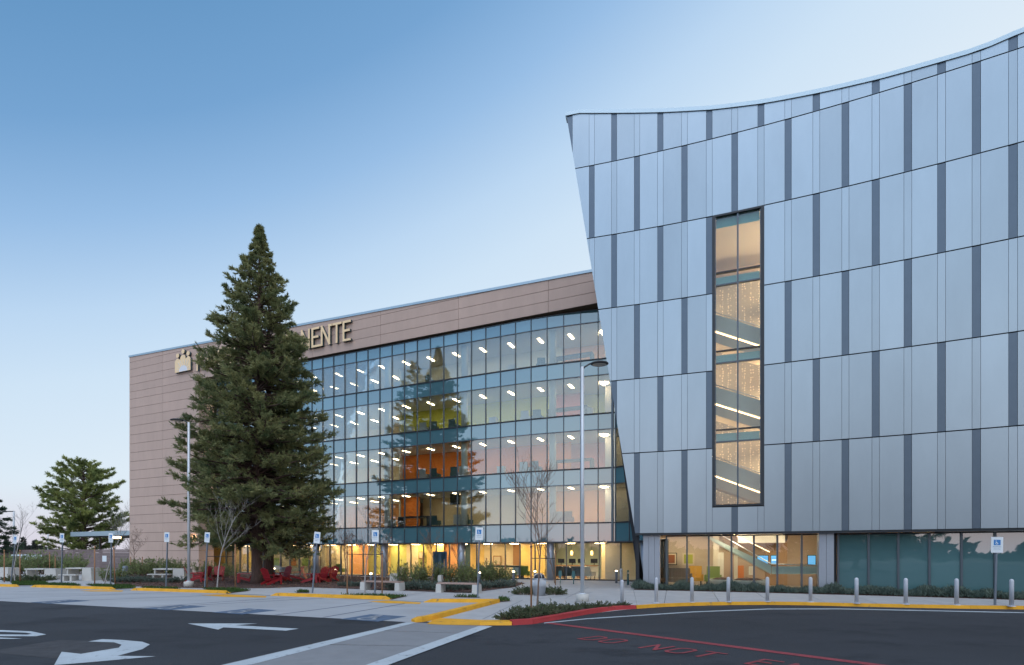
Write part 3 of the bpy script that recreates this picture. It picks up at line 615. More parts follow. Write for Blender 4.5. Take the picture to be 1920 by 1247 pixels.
# curtain wall path
def Zg(x): return 42.44-.4358*x+.0075*max(0, -19-x)**2+.012*max(0, x)**2
path = [(x, Zg(x)) for x in np.arange(-33, 6.5, .25)] + [(7.5, 39.85), (8.35, 39.25), (8.85, 38.1), (8.98, 36.4), (8.75, 34.2), (8.2, 31.2)]
pth = np.array(path); psl = np.concatenate([[0], np.cumsum(np.hypot(*np.diff(pth, axis=0).T))])
def pp(s, off=0.):
    x, y = np.interp(s, psl, pth[:, 0]), np.interp(s, psl, pth[:, 1])
    if off:
        x2, y2 = np.interp(s+.2, psl, pth[:, 0]), np.interp(s+.2, psl, pth[:, 1]); x1, y1 = np.interp(s-.2, psl, pth[:, 0]), np.interp(s-.2, psl, pth[:, 1])
        dx, dy = x2-x1, y2-y1; n = math.hypot(dx, dy)+1e-9; x, y = x-dy/n*off, y+dx/n*off
    return Vector((float(x), float(y), 0))
def s_at_px(px):
    r = (pth[:, 0]/pth[:, 1]); k = (px-CX)/FP; return float(np.interp(k, r[:160], psl[:160]))
sa = s_at_px(884); MW = 1.315
marks = [sa+MW*k for k in range(-40, 40)]; marks = [s for s in marks if .3 < s < psl[-1]-.2]
ZT = lambda k: H+k*F
vis = [(.555, 1.264), (1.555, 2.264), (2.555, 3.264), (3.555, 4.242)]
spn = [(.211, .555), (1.264, 1.555), (2.264, 2.555), (3.264, 3.555), (4.242, 4.472)]
def pbox(name, m, s0, s1, o0, o1, z0, z1, par=None, tilt=0.):
    q = MB(); a0, b0, b1, a1 = pp(s0, o0), pp(s1, o0), pp(s1, o1), pp(s0, o1); up = Vector((0, 0, 1)); d = (a1-a0).normalized()*tilt
    q.hexa([v+up*z0 for v in (a0, b0, b1, a1)], [v+up*z1+d for v in (a0, b0, b1, a1)]); return q.build(name, m, par or TB, True)
for s in marks: pbox('mullion', M['mullion'], s-.025, s+.025, -.08, .10, ZT(.211), ZT(4.472)-.01)
pbox('corner_mullion', M['mullion'], s_at_px(1149)-.09, s_at_px(1149)+.09, -.16, .10, ZT(.211), ZT(4.472)-.02)
for a, b in zip(marks[:-1], marks[1:]):
    for z0, z1 in vis: pbox('window_pane', M['clear_glass'], a+.028, b-.028, .0, .016, ZT(z0)+.03, ZT(z1)-.03, None, random.uniform(-.006, .006))
    for z0, z1 in spn: pbox('spandrel_panel', M['spandrel_glass'], a+.028, b-.028, .0, .04, ZT(z0)+.03, ZT(z1)-.03, None, random.uniform(-.004, .004))
def pstrip(name, m, s0, s1, o0, o1, z0, z1, step=1.3):
    q = MB(); n = max(1, int((s1-s0)/step)); ss = np.linspace(s0, s1, n+1); up = Vector((0, 0, 1))
    for a, b in zip(ss[:-1], ss[1:]):
        v = [pp(a, o0), pp(b, o0), pp(b, o1), pp(a, o1)]; q.hexa([p+up*z0 for p in v], [p+up*z1 for p in v])
    return q.build(name, m, TB, True)
for z in sorted({k for ab in vis+spn for k in ab}):
    thick = z in (.555, 1.555, 2.555, 3.555)
    pstrip('transom', M['dark_bar'] if thick else M['mullion'], marks[0], marks[-1], -.05, .06, ZT(z)-(.05 if thick else .028), ZT(z)+(.05 if thick else .028))
mat('soffit_brown', (.17, .115, .07), .8)
q = MB(); up = Vector((0, 0, ZT(4.472)+.02))
xs_ = np.linspace(-33, 8.5, 30)
for a, b in zip(xs_[:-1], xs_[1:]):
    fa, fb = Vector((a, 42.08-.4358*a+.06, 0)), Vector((b, 42.08-.4358*b+.06, 0)); ga, gb = Vector((a, Zg(a)+.6, 0)), Vector((b, Zg(min(b, 8))+.6, 0)); zt = Vector((0, 0, H+18.5))
    q.hexa([fa+Vector((0, 0, H+18.45)), fb+Vector((0, 0, H+18.45)), gb+Vector((0, 0, H+18.45)), ga+Vector((0, 0, H+18.45))], [fa+zt, fb+zt, gb+zt, ga+zt])
q.build('soffit', M['soffit_brown'], TB, True)
# ---- rooms behind the glass
def ZI(x): return Zg(x) if x < 6.4 else Zg(6.4)-.3*(x-6.4)
def ip(x, d, z=0.): return Vector((x, ZI(x)+d, z))
def islab(name, m, x0, x1, d0, d1, z0, z1, par=None, n=None):
    q = MB(); n = n or max(1, int((x1-x0)/2.5)); xx = np.linspace(x0, x1, n+1); up = Vector((0, 0, 1))
    for a, b in zip(xx[:-1], xx[1:]):
        v = [ip(a, d0), ip(b, d0), ip(b, d1), ip(a, d1)]; q.hexa([p+up*z0 for p in v], [p+up*z1 for p in v])
    return q.build(name, m, par or TB, True)
mat('wall_pale', (.62, .66, .62), .9); mat('wall_lime', (.52, .56, .10), .9); mat('wall_orange', (.72, .22, .04), .9); mat('wall_peach', (.82, .42, .18), .9); mat('wall_cream', (.82, .70, .46), .9)
mat('wall_yellow', (.85, .62, .22), .9); mat('wall_green', (.62, .62, .20), .9); mat('wall_teal', (.50, .60, .52), .6); mat('wall_blue', (.10, .20, .28), .7); mat('wood_panel', (.36, .19, .08), .6); mat('wall_rose', (.62, .20, .20), .9)
emit('office_lamp', (1.0, .76, .47), 25); emit('warm_lamp', (1.0, .69, .37), 36)
XD = -10.6
cols = [[(-33, XD, 9, 'wall_peach'), (XD, -8.6, 3.6, 'wall_orange'), (-8.6, 1.2, 5.4, 'wall_cream'), (1.2, 13, 4.4, 'wall_peach')],
        [(-33, XD, 9, 'wall_cream'), (XD, 5, 4.4, 'wall_orange'), (5, 13, 5.2, 'wall_rose')],
        [(-33, XD, 9, 'wall_cream'), (XD, 3.4, 4.4, 'wall_lime'), (3.4, 6.0, 4.4, 'wall_rose'), (6.0, 13, 5.2, 'wall_lime')],
        [(-33, XD, 9, 'wall_pale'), (XD, 4.3, 4.4, 'wall_pale'), (4.3, 13, 4.8, 'wall_peach')]]
for i, (z0, z1) in enumerate(vis):
    fz, cz = ZT(z0)-.06, ZT(z1)+.05
    islab('floor_slab', M['slab'], -33, 13, .22, 9.2, fz-.25, fz); islab('ceiling', M['ceiling_white'], -33, 13, .22, 9.2, cz, cz+.12)
    for x0, x1, d, mn in cols[i]:
        islab('room_wall', M[mn], x0+.005, x1-.005, d, d+.15, fz, cz, None, max(1, int((x1-x0)/4)))
    q = MB(); q.hexa([ip(XD-.07, 3.2, fz), ip(XD+.07, 3.2, fz), ip(XD+.07, 9, fz), ip(XD-.07, 9, fz)], [ip(XD-.07, 3.2, cz), ip(XD+.07, 3.2, cz), ip(XD+.07, 9, cz), ip(XD-.07, 9, cz)]); q.build('room_wall', M['wall_pale'], TB, True)
    q = MB(); q.hexa([ip(12.9, .3, fz), ip(13.05, .3, fz), ip(13.05, 9, fz), ip(12.9, 9, fz)], [ip(12.9, .3, cz), ip(13.05, .3, cz), ip(13.05, 9, cz), ip(12.9, 9, cz)]); q.build('room_wall', M['wall_cream'], TB, True)
    lx = [x for x in np.arange(-31.4, 10.5, 2.41)]
    for j, x in enumerate(lx):
        dd = [2.3] if x > XD else [2.3, 5.6]
        for d0 in dd:
            xx = x + (.6 if d0 > 4 else 0); c = ip(xx, d0); a = TN*.50; b = TE*.095
            q = MB(); q.hexa([c-a-b+Vector((0, 0, cz-.03)), c-a+b+Vector((0, 0, cz-.03)), c+a+b+Vector((0, 0, cz-.03)), c+a-b+Vector((0, 0, cz-.03))], [c-a-b+Vector((0, 0, cz-.004)), c-a+b+Vector((0, 0, cz-.004)), c+a+b+Vector((0, 0, cz-.004)), c+a-b+Vector((0, 0, cz-.004))])
            q.build('ceiling_light', M['office_lamp'], TB, True)
    # round columns behind the glass
    for k in range(-3, 3):
        s = s_at_px(1031.5)+k*MW*6; c = pp(s, .75); q = MB(); q.lathe([(.27, fz), (.27, cz)], (c.x, c.y, 0), 16); q.build('column', M['column_white'], TB, True)
    c = ip(7.3, 2.2); q = MB(); q.lathe([(.32, cz-.05), (.32, cz-.01)], (c.x, c.y, 0), 16, False); q.build('ceiling_light', M['office_lamp'], TB, True)
# ---- ground floor
GO = .95
gm = [s for s in marks if s < psl[-1]-.6]
GT = ZT(.211)-.05
pstrip('soffit', M['mullion'], marks[0], marks[-1], -.05, GO+.1, GT, GT+.045)
for s in gm: pbox('mullion', M['mullion'], s-.035, s+.035, GO-.07, GO+.09, .0, GT-.003)
for a, b in zip(gm[:-1], gm[1:]): pbox('window_pane', M['ground_glass'], a+.038, b-.038, GO, GO+.016, .1, GT-.06)
pstrip('sill', M['dark_bar'], gm[0]+.04, gm[-1]-.04, GO-.05, GO+.06, .006, .09); pstrip('transom', M['dark_bar'], gm[0]+.04, gm[-1]-.04, GO-.05, GO+.06, GT-.055, GT-.004)
for k in range(-3, 3):
    s = s_at_px(1030)+k*MW*6; c = pp(s, .38); q = MB(); q.lathe([(.32, .004), (.32, GT-.003)], (c.x, c.y, 0), 20); q.build('column', M['pier_metal'], TB, True)
islab('floor_slab', M['lobby_floor'], -33, 9.4, 1.15, 9, .006, .03); islab('ceiling', M['ceiling_white'], -33, 9.4, 1.2, 9, 2.95, 3.05)
def XB(px, off):
    r = (px-CX)/FP; x = 0
    for _ in range(60): x = .5*x+.5*r*(ZI(x)+off)
    return x
gw = [(373, 480, 4.5, 'wall_yellow'), (480, 610, 3.2, 'wall_cream'), (610, 655, 4, 'wall_cream'), (655, 690, 4.0, 'wall_peach'), (690, 716, 5.0, 'wall_green'), (716, 733, 5.0, 'wall_yellow'), (733, 762, 4.2, 'wall_green'), (762, 784, 4.2, 'wall_cream'), (784, 800, 4.2, 'wall_green'),
      (800, 832, 3.8, 'wall_yellow'), (832, 866, 4.2, 'wall_peach'), (866, 882, 5.5, 'wall_blue'), (882, 908, 5.5, 'wall_yellow'), (908, 962, 5.5, 'wall_cream'), (962, 975, 5.0, 'wood_panel'), (975, 1022, 4.5, 'wall_yellow'), (1022, 1040, 5, 'wall_cream'), (1040, 1128, 6.5, 'wall_teal'), (1128, 1150, 4.0, 'wall_cream'), (1150, 1165, 3.4, 'wall_yellow'), (1165, 1215, 3.0, 'wall_cream')]
for a, b, d, mn in gw:
    x0, x1 = XB(a, d), XB(b, d); islab('room_wall', M[mn], x0, x1-.004, d, d+.12, .03, 2.95, None, max(1, int((x1-x0)/3)))
for x in np.arange(-32, 9, 2.3):
    for d0 in (1.9, 3.4):
        c = ip(x, d0); a = TN*.3; b = TE*.3; zl = 2.90
        if x > 7.5 and d0 > 2.5: continue
        q = MB(); q.hexa([c-a-b+Vector((0, 0, zl)), c-a+b+Vector((0, 0, zl)), c+a+b+Vector((0, 0, zl)), c+a-b+Vector((0, 0, zl))], [c-a-b+Vector((0, 0, 2.94)), c-a+b+Vector((0, 0, 2.94)), c+a+b+Vector((0, 0, 2.94)), c+a-b+Vector((0, 0, 2.94))]); q.build('ceiling_light', M['warm_lamp'], TB, True)
# double door with blue frame
mat('door_blue', (.06, .13, .20), .5); mat('door_pane', (.80, .62, .12), .5)
for pa, pb in ((802, 815), (815.5, 828)):
    s0, s1 = s_at_px(pa), s_at_px(pb); d_ = pbox('door', M['door_blue'], s0, s1, GO-.12, GO-.075, .02, 2.25)
    pbox('door_pane', M['ground_glass'], s0+.12, s1-.12, GO-.14, GO-.122, 1.15, 2.1, d_); pbox('door_pane', M['ground_glass'], s0+.12, s1-.12, GO-.14, GO-.122, .25, 1.0, d_)
    pbox('door_handle', M['steel'], s1-.1 if pa < 810 else s0+.04, s1-.05 if pa < 810 else s0+.09, GO-.17, GO-.122, .9, 1.3, d_)
# ---- raised letters and emblem on the fascia (stroke letters, cap height 1)
LET = {'K': ([[(0, 0), (0, 1)], [(.58, 1), (.04, .45)], [(.22, .55), (.62, 0)]], .66), 'A': ([[(0, 0), (.32, 1), (.64, 0)], [(.14, .3), (.52, .3)]], .70), 'I': ([[(0, 0), (0, 1)]], .14),
       'S': ([[(.5, .92), (.36, 1), (.12, 1), (0, .88), (0, .65), (.1, .54), (.42, .46), (.52, .34), (.52, .12), (.4, 0), (.12, 0), (0, .08)]], .60), 'E': ([[(.46, 1), (0, 1), (0, 0), (.46, 0)], [(0, .52), (.40, .52)]], .54),
       'R': ([[(0, 0), (0, 1), (.38, 1), (.52, .88), (.52, .62), (.38, .5), (0, .5)], [(.28, .5), (.56, 0)]], .62), 'P': ([[(0, 0), (0, 1), (.38, 1), (.52, .88), (.52, .6), (.38, .48), (0, .48)]], .58),
       'M': ([[(0, 0), (0, 1), (.36, .35), (.72, 1), (.72, 0)]], .80), 'N': ([[(0, 0), (0, 1), (.56, 0), (.56, 1)]], .64), 'T': ([[(-.02, 1), (.58, 1)], [(.28, 0), (.28, 1)]], .60), ' ': ([], .5)}
word = 'KAISER PERMANENTE'
tK = (Vector((-33.25, 0, 0)).x+43.9)/.9168+.05; tEnd = (-14.45+43.9)/.9168; zbse = H+19.32; hgt = 1.66
sp = .115
tot = sum(LET[c][1]+sp for c in word)-sp
sc_ = (tEnd-tK)/tot
SG = thing('building_sign', 'raised gold letters and a three figure sunburst emblem along the top of the tan wall', 'sign', TP((tK+tEnd)/2, -.1, zbse))
def stroke_prism(segs, th, dep0, dep1, t0, face, side, name, sx=1., sz=1.):
    for (d0, d1, m, grow) in ((dep0, dep1, side, 0), (dep0-.03, dep0-.002, face, 0)):
        q = MB(); kk = 0
        for pl_ in segs:
            for a, b in zip(pl_[:-1], pl_[1:]):
                A = Vector((t0+a[0]*sx, zbse+a[1]*sz)); B = Vector((t0+b[0]*sx, zbse+b[1]*sz)); d = (B-A).normalized(); n = Vector((-d.y, d.x))*th/2; e = d*th*.5; kk += 1
                off = -.0012*kk
                q.prism([TP(p.x, d0+off, p.y) for p in (A-n-e, B-n+e, B+n+e, A+n-e)], TN*(d1-d0))
        if m is side: ro = q.build(name, m, SG, True)
        else: q.build('face', m, ro, True)
x = tK
for k, c in enumerate(word):
    segs, w = LET[c]
    if segs: stroke_prism(segs, .20, -.24, -.03, x+.1, M['letter_face'], M['letter_side'], 'letter', sc_*.92, hgt-.0)
    # the ligatures that join the last E, N and T
    if k == 13: stroke_prism([[(.4, 0), (.68, 0)]], .20, -.24, -.03, x+.1, M['letter_face'], M['letter_side'], 'letter_join', sc_*.92, hgt)
    if k == 14: stroke_prism([[(.56, 1), (.76, 1)]], .20, -.24, -.03, x+.1, M['letter_face'], M['letter_side'], 'letter_join', sc_*.92, hgt)
    x += (w+sp)*sc_
# emblem: three heads above a scalloped body with rays
def tpx(px): r = (px-CX)/FP; X = r*42.08/(1+.4358*r); return (X+43.9)/.9168
e0_, e1_ = tpx(332.6), tpx(361.5); ew = e1_-e0_; ebz = H+(HY-702.5)/FP*58.2
bod = [(0, 0), (1, 0), (1, .62), (.97, .70), (.90, .77), (.83, .77), (.77, .72), (.69, .66), (.67, .80), (.62, .88), (.52, .90), (.42, .88), (.36, .80), (.34, .66), (.26, .72), (.18, .76), (.1, .74), (.03, .67), (0, .58)]
EH = 1.95
for (d0, d1, m) in ((-.24, -.03, M['letter_side']), (-.27, -.242, M['letter_face'])):
    q = MB(); q.prism([TP(e0_+p[0]*ew, d0, ebz+p[1]*EH) for p in bod], TN*(d1-d0))
    for hx, hz in ((.17, .93), (.52, 1.1), (.85, .93)):
        q.prism([TP(e0_+hx*ew+.24*math.cos(a), d0, ebz+hz*EH+.24*math.sin(a)) for a in np.linspace(0, 2*math.pi, 15)[:-1]], TN*(d1-d0))
    if m is M['letter_side']: eo = q.build('emblem', m, SG, True)
    else: q.build('face', m, eo, True)
mat('ray_white', (.74, .76, .80), .5)
q = MB()
q.prism([TP(e0_+ew*(.55+.27*math.cos(a)), -.282, ebz+.02+.62*math.sin(a)) for a in np.linspace(0, math.pi, 12)], TN*.01)
for k, a in enumerate(np.radians([15, 35, 55, 72, 90, 108, 125, 145, 165])):
    c, s = math.cos(a), math.sin(a); w_ = .022
    r0, r1 = .3, .72 if abs(c) < .75 else .5
    q.prism([TP(e0_+ew*(.55+r0*c)-w_*s, -.285-.001*k, ebz+r0*1.75*s+w_*c), TP(e0_+ew*(.55+r1*c*.8)-w_*s, -.285-.001*k, ebz+r1*1.75*s+w_*c), TP(e0_+ew*(.55+r1*c*.8)+w_*s, -.285-.001*k, ebz+r1*1.75*s-w_*c), TP(e0_+ew*(.55+r0*c)+w_*s, -.285-.001*k, ebz+r0*1.75*s-w_*c)], TN*.012)
q.build('rays', M['ray_white'], eo, True)
# wall lamp on the tan wall
emit('sconce_glow', (1, .66, .33), 10)
t_ = tpx(362); WLM = thing('wall_lamp', 'warm glowing slatted wall lamp on the tan wall behind the lamp post', 'lamp', TP(t_, 0, H+1.64))
q = MB(); q.hexa([TP(t_-.42, -.10, H+1.45), TP(t_+.42, -.10, H+1.45), TP(t_+.42, -.002, H+1.45), TP(t_-.42, -.002, H+1.45)], [TP(t_-.42, -.10, H+1.9), TP(t_+.42, -.10, H+1.9), TP(t_+.42, -.002, H+1.9), TP(t_-.42, -.002, H+1.9)]); q.build('diffuser', M['sconce_glow'], WLM, True)
for k in range(5):
    tt = t_-.42+.84*k/4; q = MB(); q.hexa([TP(tt-.05, -.17, H+1.38), TP(tt+.05, -.17, H+1.38), TP(tt+.05, -.104, H+1.38), TP(tt-.05, -.104, H+1.38)], [TP(tt-.05, -.17, H+1.97), TP(tt+.05, -.17, H+1.97), TP(tt+.05, -.104, H+1.97), TP(tt-.05, -.104, H+1.97)]); q.build('slat', M['bench_wood'], WLM, True)
# ================================================================== SIDEWALK SLABS beside the silver wing
near = [1194.5, 1245, 1349, 1445, 1549, 1650, 1775, 1920, 2060, 2200]; far = [1186, 1250, 1335, 1415, 1505, 1590, 1690, 1800, 1900, 1995]
SW = thing('sidewalk', 'pale concrete sidewalk in slabs between the yellow kerb and the planting strip', 'sidewalk', G(1440, 1130), kind='structure')
def kerb_pt(px):
    a = [p for p, _ in YK]; y = np.interp(px, a, [q for _, q in YK]); return G(px, float(y))
def inw(p, q, d): v = (q-p); v.z = 0; return p+v.normalized()*d
for i in range(len(near)-1):
    sub = np.linspace(near[i], near[i+1], 4); subf = np.linspace(far[i], far[i+1], 4); mb = MB()
    for j in range(3):
        A, B = kerb_pt(sub[j]), kerb_pt(sub[j+1]); Cc, D = SP(s_of_px(subf[j+1]), .34), SP(s_of_px(subf[j]), .34)
        A, B = inw(A, D, .165), inw(B, Cc, .165); e = (B-A).normalized()*.012
        if j == 0: A = A+e; D = D+e
        if j == 2: B = B-e; Cc = Cc-e
        up = Vector((0, 0, .12)); q = [A, B, Cc, D]
        mb.hexa([Vector((p.x, p.y, .0)) for p in q], [Vector((p.x, p.y, .118)) for p in q])
    mb.build('paving_slab', M['concrete'], SW, True)
# sloping slab that joins the plaza to the sidewalk
A, D = kerb_pt(1194.5), SP(s_of_px(1186), .34); A = inw(A, D, .165)
l0, l1 = G(1060, 1141, .012), G(1135, 1095, .012)
mb = MB(); mb.hexa([Vector((p.x, p.y, 0)) for p in (l0, A, D, l1)], [Vector((l0.x, l0.y, .008)), Vector((A.x, A.y, .118)), Vector((D.x, D.y, .118)), Vector((l1.x, l1.y, .008))]); mb.build('paving_slab', M['concrete'], SW, True)
# planting strip along the glass, grass patches, corner bed, mulch
st = np.linspace(s_of_px(1190), s_of_px(1990), 30); mb = MB()
for a, b in zip(st[:-1], st[1:]):
    q = [SP(a, -.55), SP(b, -.55), SP(b, .72), SP(a, .72)]; mb.hexa([v+Vector((0, 0, .1)) for v in q], [v+Vector((0, 0, .135)) for v in q])
mb.build('planting_soil', M['mulch'])['kind'] = 'structure'
def inpoly(n, poly):
    P_ = np.array([(p[0], p[1]) for p in poly]); lo, hi = P_.min(0), P_.max(0); res = []
    while len(res) < n:
        c = RNG.uniform(lo, hi, (n*2, 2)); ins = np.zeros(len(c), bool); j = len(P_)-1
        for i in range(len(P_)):
            xi, yi, xj, yj = *P_[i], *P_[j]
            ins ^= ((yi > c[:, 1]) != (yj > c[:, 1])) & (c[:, 0] < (xj-xi)*(c[:, 1]-yi)/(yj-yi+1e-12)+xi); j = i
        res += list(c[ins])
    return np.array(res[:n])
def stuff_blades(name, base, hmin, hmax, wmin, wmax, spread, m):
    n = len(base); d = unit(np.concatenate([RNG.normal(0, spread, (n, 2)), np.ones((n, 1))], 1))
    o = blades_mesh(name, base, d, RNG.uniform(hmin, hmax, n), RNG.uniform(wmin, wmax, n), m); o['kind'] = 'stuff'; return o
# low grey-green ground cover strip: mounds of upright sprigs
n = 26000; s_ = RNG.uniform(s_of_px(1186), s_of_px(1985), n); of = RNG.uniform(-.6, .62, n)
xx = np.interp(s_, _ss, _xs); kk = 2*_c[0]*xx+_c[1]; nn = np.hypot(1, kk); bx = xx-kk/nn*of; by = Zs(xx)+of/nn
hgt_ = .22+.14*np.sin(s_*2.1+np.sin(s_*.7)*2)+.1*np.sin(s_*5.3+1); base = np.stack([bx, by, .13+RNG.uniform(0, 1, n)*np.clip(hgt_, .12, .5)], 1)
stuff_blades('ground_cover', base, .08, .24, .025, .05, .55, M['rosemary_leaf'])
mul = Gp([(212, 1097.5), (250, 1099), (300, 1101), (350, 1102), (400, 1103), (500, 1102.5), (560, 1100.5), (650, 1103.5), (720, 1106), (800, 1109), (880, 1111.5), (964, 1100.5), (985, 1093.5), (955, 1089.5), (850, 1086), (700, 1081.6), (600, 1078.5), (480, 1076.5), (373, 1075.5), (300, 1073.5), (245, 1072), (225, 1085)], .02)
mo = sheet('mulch_bed', mul, M['mulch'])
b2 = inpoly(16000, mul); base = np.concatenate([b2, RNG.uniform(.015, .05, (len(b2), 1))], 1)
d = unit(np.concatenate([RNG.normal(0, 1, (len(b2), 2)), RNG.normal(0, .35, (len(b2), 1))], 1))
mat('mulch_chip', (.13, .07, .055), .95, noise=.5, nscale=3); blades_mesh('mulch_chips', base, d, RNG.uniform(.06, .16, len(b2)), RNG.uniform(.03, .06, len(b2)), M['mulch_chip'])['kind'] = 'stuff'
for k, pts in enumerate(([(22, 1098), (92, 1097.5), (86, 1091.5), (24, 1090.5)], [(60, 1098), (152, 1098.5), (140, 1095.5), (90, 1094.5)], [(205, 1105), (255, 1103), (246, 1098.5), (160, 1096.5)], [(425, 1113), (470, 1107.5), (440, 1104.5), (380, 1104), (400, 1109)], [(262, 1103.8), (340, 1104.5), (330, 1102.8), (275, 1102)],
        [(555, 1111.5), (580, 1111.5), (577, 1108), (562, 1108)], [(640, 1115.5), (764, 1117.5), (735, 1124), (700, 1120)], [(936, 1129), (958, 1127), (950, 1122.5), (936, 1121.5)], [(850, 1119.8), (900, 1120.6), (892, 1118), (858, 1118)])):
    q = Gp(pts, .016); sheet('grass_bed', q, M['mulch']); ar = abs(sum(q[i].x*q[(i+1) % len(q)].y-q[(i+1) % len(q)].x*q[i].y for i in range(len(q))))/2
    c = inpoly(int(min(5000, ar*260)), q); base = np.concatenate([c, np.full((len(c), 1), .015)], 1)
    stuff_blades('grass', base, .06, .2, .02, .045, .5, M['grass_blade'])
# corner bed behind the red kerb
cb = [r+Vector((0, 0, 0)) for r in rk]; bed = [Vector((p.x+.14, p.y+.2, .11)) for p in cb]+[G(1150, 1134, .11), G(1080, 1135, .11), G(1000, 1138, .11), G(930, 1160, .11)]
sheet('corner_bed', bed, M['mulch'])
# ================================================================== TREES
def spray(pb, pd, L_, n, ln, wd, spread, droop=0.):
    u = RNG.uniform(0, 1, n)**.8; b = pb[None]+pd[None]*(L_*u)[:, None]
    d = unit(pd[None]+RNG.normal(0, spread, (n, 3))+np.array([0, 0, -droop])); return b, d, RNG.uniform(*ln, n), RNG.uniform(*wd, n)
def conifer(t, h, base, prof, nb, m, seed, ln=(.14, .32), wd=(.028, .058), dens=9, bl=15, trunk=(.55, .45), bark='bark', lift=.22, droop=.55, lean=(0, 0), vup=.45, up_=.9):
    global RNG
    RNG = np.random.default_rng(seed); random.seed(seed)
    q = MB(); k = 9
    tp = [(lean[0]*(i/k)**1.5, lean[1]*(i/k)**1.5, h*.97*i/k) for i in range(k+1)]; rr = [trunk[0]*(1-i/k)**.8+.03 for i in range(k+1)]; rr[0] *= 1.25
    tp.insert(1, (0, 0, .5)); rr.insert(1, trunk[0]*1.0)
    q.tube(tp, rr, 12)
    limbs = MB(); B, D, LN, WD = [], [], [], []
    for i in range(nb):
        u = (i+random.random())/nb; u = u**up_; z = base+(h-base)*u; az = i*2.399963+random.uniform(-.5, .5); R = prof(z/h)*random.choice((.6, .74, .85, .95, 1.0, 1.08))
        if R < .06: R = .06
        ax = np.array([lean[0]*(z/h)**1.5, lean[1]*(z/h)**1.5, z]); o = np.array([math.cos(az), math.sin(az), 0])
        lf = lift+random.uniform(-.26, .26)+.5*max(0, u-.6); dr = droop*(1-u)**.6*random.uniform(.7, 1.2)
        pt = lambda v: ax+o*R*v+np.array([0, 0, R*(lf*v-dr*v*v+.55*dr*v**4)])
        vs = np.linspace(0, 1, 6); limbs.tube([pt(v) for v in vs], [max(.012, .035*R**.7*(1-.85*v)) for v in vs], 4, True, False)
        nt_ = max(4, int(R*dens)); tv = np.sqrt(RNG.uniform(.05, 1, nt_))
        for v in list(tv)+[1.0, .97]:
            p0 = pt(v); tang = unit(pt(min(1, v+.05))-pt(v-.05)); sgn = random.choice((-1, 1)); side = np.cross(tang, (0, 0, 1.)); side = unit(side)
            dirn = unit(tang*random.uniform(.5, 1.1)+side*sgn*random.uniform(.2, 1.0)+np.array([0, 0, random.uniform(-.35, vup)])) if v < 1 else tang
            tl = (random.uniform(.35, .95)*(1.15-.55*v))*min(1, .12+R*.27)
            b, d, l_, w_ = spray(p0, dirn, tl, bl, ln, wd, .42, .05); B.append(b); D.append(d); LN.append(l_); WD.append(w_)
    tr = q.build('trunk', M[bark], t); limbs.build('limbs', M[bark], t)
    return blades_mesh('crown', np.concatenate(B), np.concatenate(D), np.concatenate(LN), np.concatenate(WD), M[m], t)
# the tall redwood: crown half width against height (metres, eye level profile)
Yt = 37.2; hz_ = lambda y: H+(HY-y)/FP*Yt
TH = hz_(428)
pz = [hz_(y)/TH for y in (1012, 1000, 960, 900, 830, 760, 700, 650, 600, 550, 500, 460, 428)]; pw = [w*Yt/FP for w in (92, 118, 142, 134, 120, 107, 91, 79, 64, 46, 22, 8, 1)]
prof1 = lambda u: float(np.interp(u, pz, pw))
tl = Vector(((482-CX)/FP*Yt, Yt, 0))
T1 = thing('redwood_tree', 'tall dark redwood before the glass wall, the front one of a touching pair', 'tree', tl)
conifer(T1, TH, 2.7, prof1, 580, 'redwood_leaf', 11, dens=6, bl=28, vup=.85, lift=.3, trunk=(.36, .3), lean=(.18, 0), up_=1.12, droop=.85)
T2 = thing('redwood_tree', 'slightly lower redwood growing close behind the tall front redwood', 'tree', (-.456*39.9, 39.9, 0))
conifer(T2, TH*.91, 3.4, lambda u: prof1(u*.95)*.85, 240, 'redwood_leaf', 23, dens=6, bl=24, vup=.85, lift=.3, trunk=(.36, .3), up_=1.1, droop=.85)
# broad pine behind the fence, cedar at the left edge
Yp = 92.; hp = H+(HY-873)/FP*Yp
ppz = [(H+(HY-y)/FP*Yp)/hp for y in (1040, 1015, 985, 965, 930, 905, 885, 873)]; ppw = [w*Yp/FP for w in (56, 66, 70, 66, 52, 40, 26, 8)]
TPN = thing('pine_tree', 'broad bushy green pine standing beyond the slatted fence', 'tree', ((157-CX)/FP*Yp, Yp, 0))
conifer(TPN, hp, 1.2, lambda u: float(np.interp(u, ppz, ppw)), 170, 'pine_leaf', 5, ln=(.35, .7), wd=(.06, .12), dens=4.2, bl=22, trunk=(.5, .4), lift=.5, droop=.4, vup=.9)
Yc = 70.; TCD = thing('cedar_tree', 'dark layered cedar cut by the left edge of the photo', 'tree', ((-22-CX)/FP*Yc, Yc, 0))
conifer(TCD, H+(HY-925)/FP*Yc, .8, lambda u: 3.6*(1-u)**.7+.3, 60, 'cedar_leaf', 9, ln=(.3, .6), wd=(.08, .15), dens=6, bl=13, trunk=(.35, .3), lift=.08, droop=.25)
RNG = np.random.default_rng(3); random.seed(3)
# redwoods across the car park, behind the camera: the glass mirrors them
tre = [(c, []) for c in kids(T1)]
dup(T1, (4.6, -19, 0), 1.9, 'tall redwood across the car park, seen only as a reflection in the glass', tree=tre)
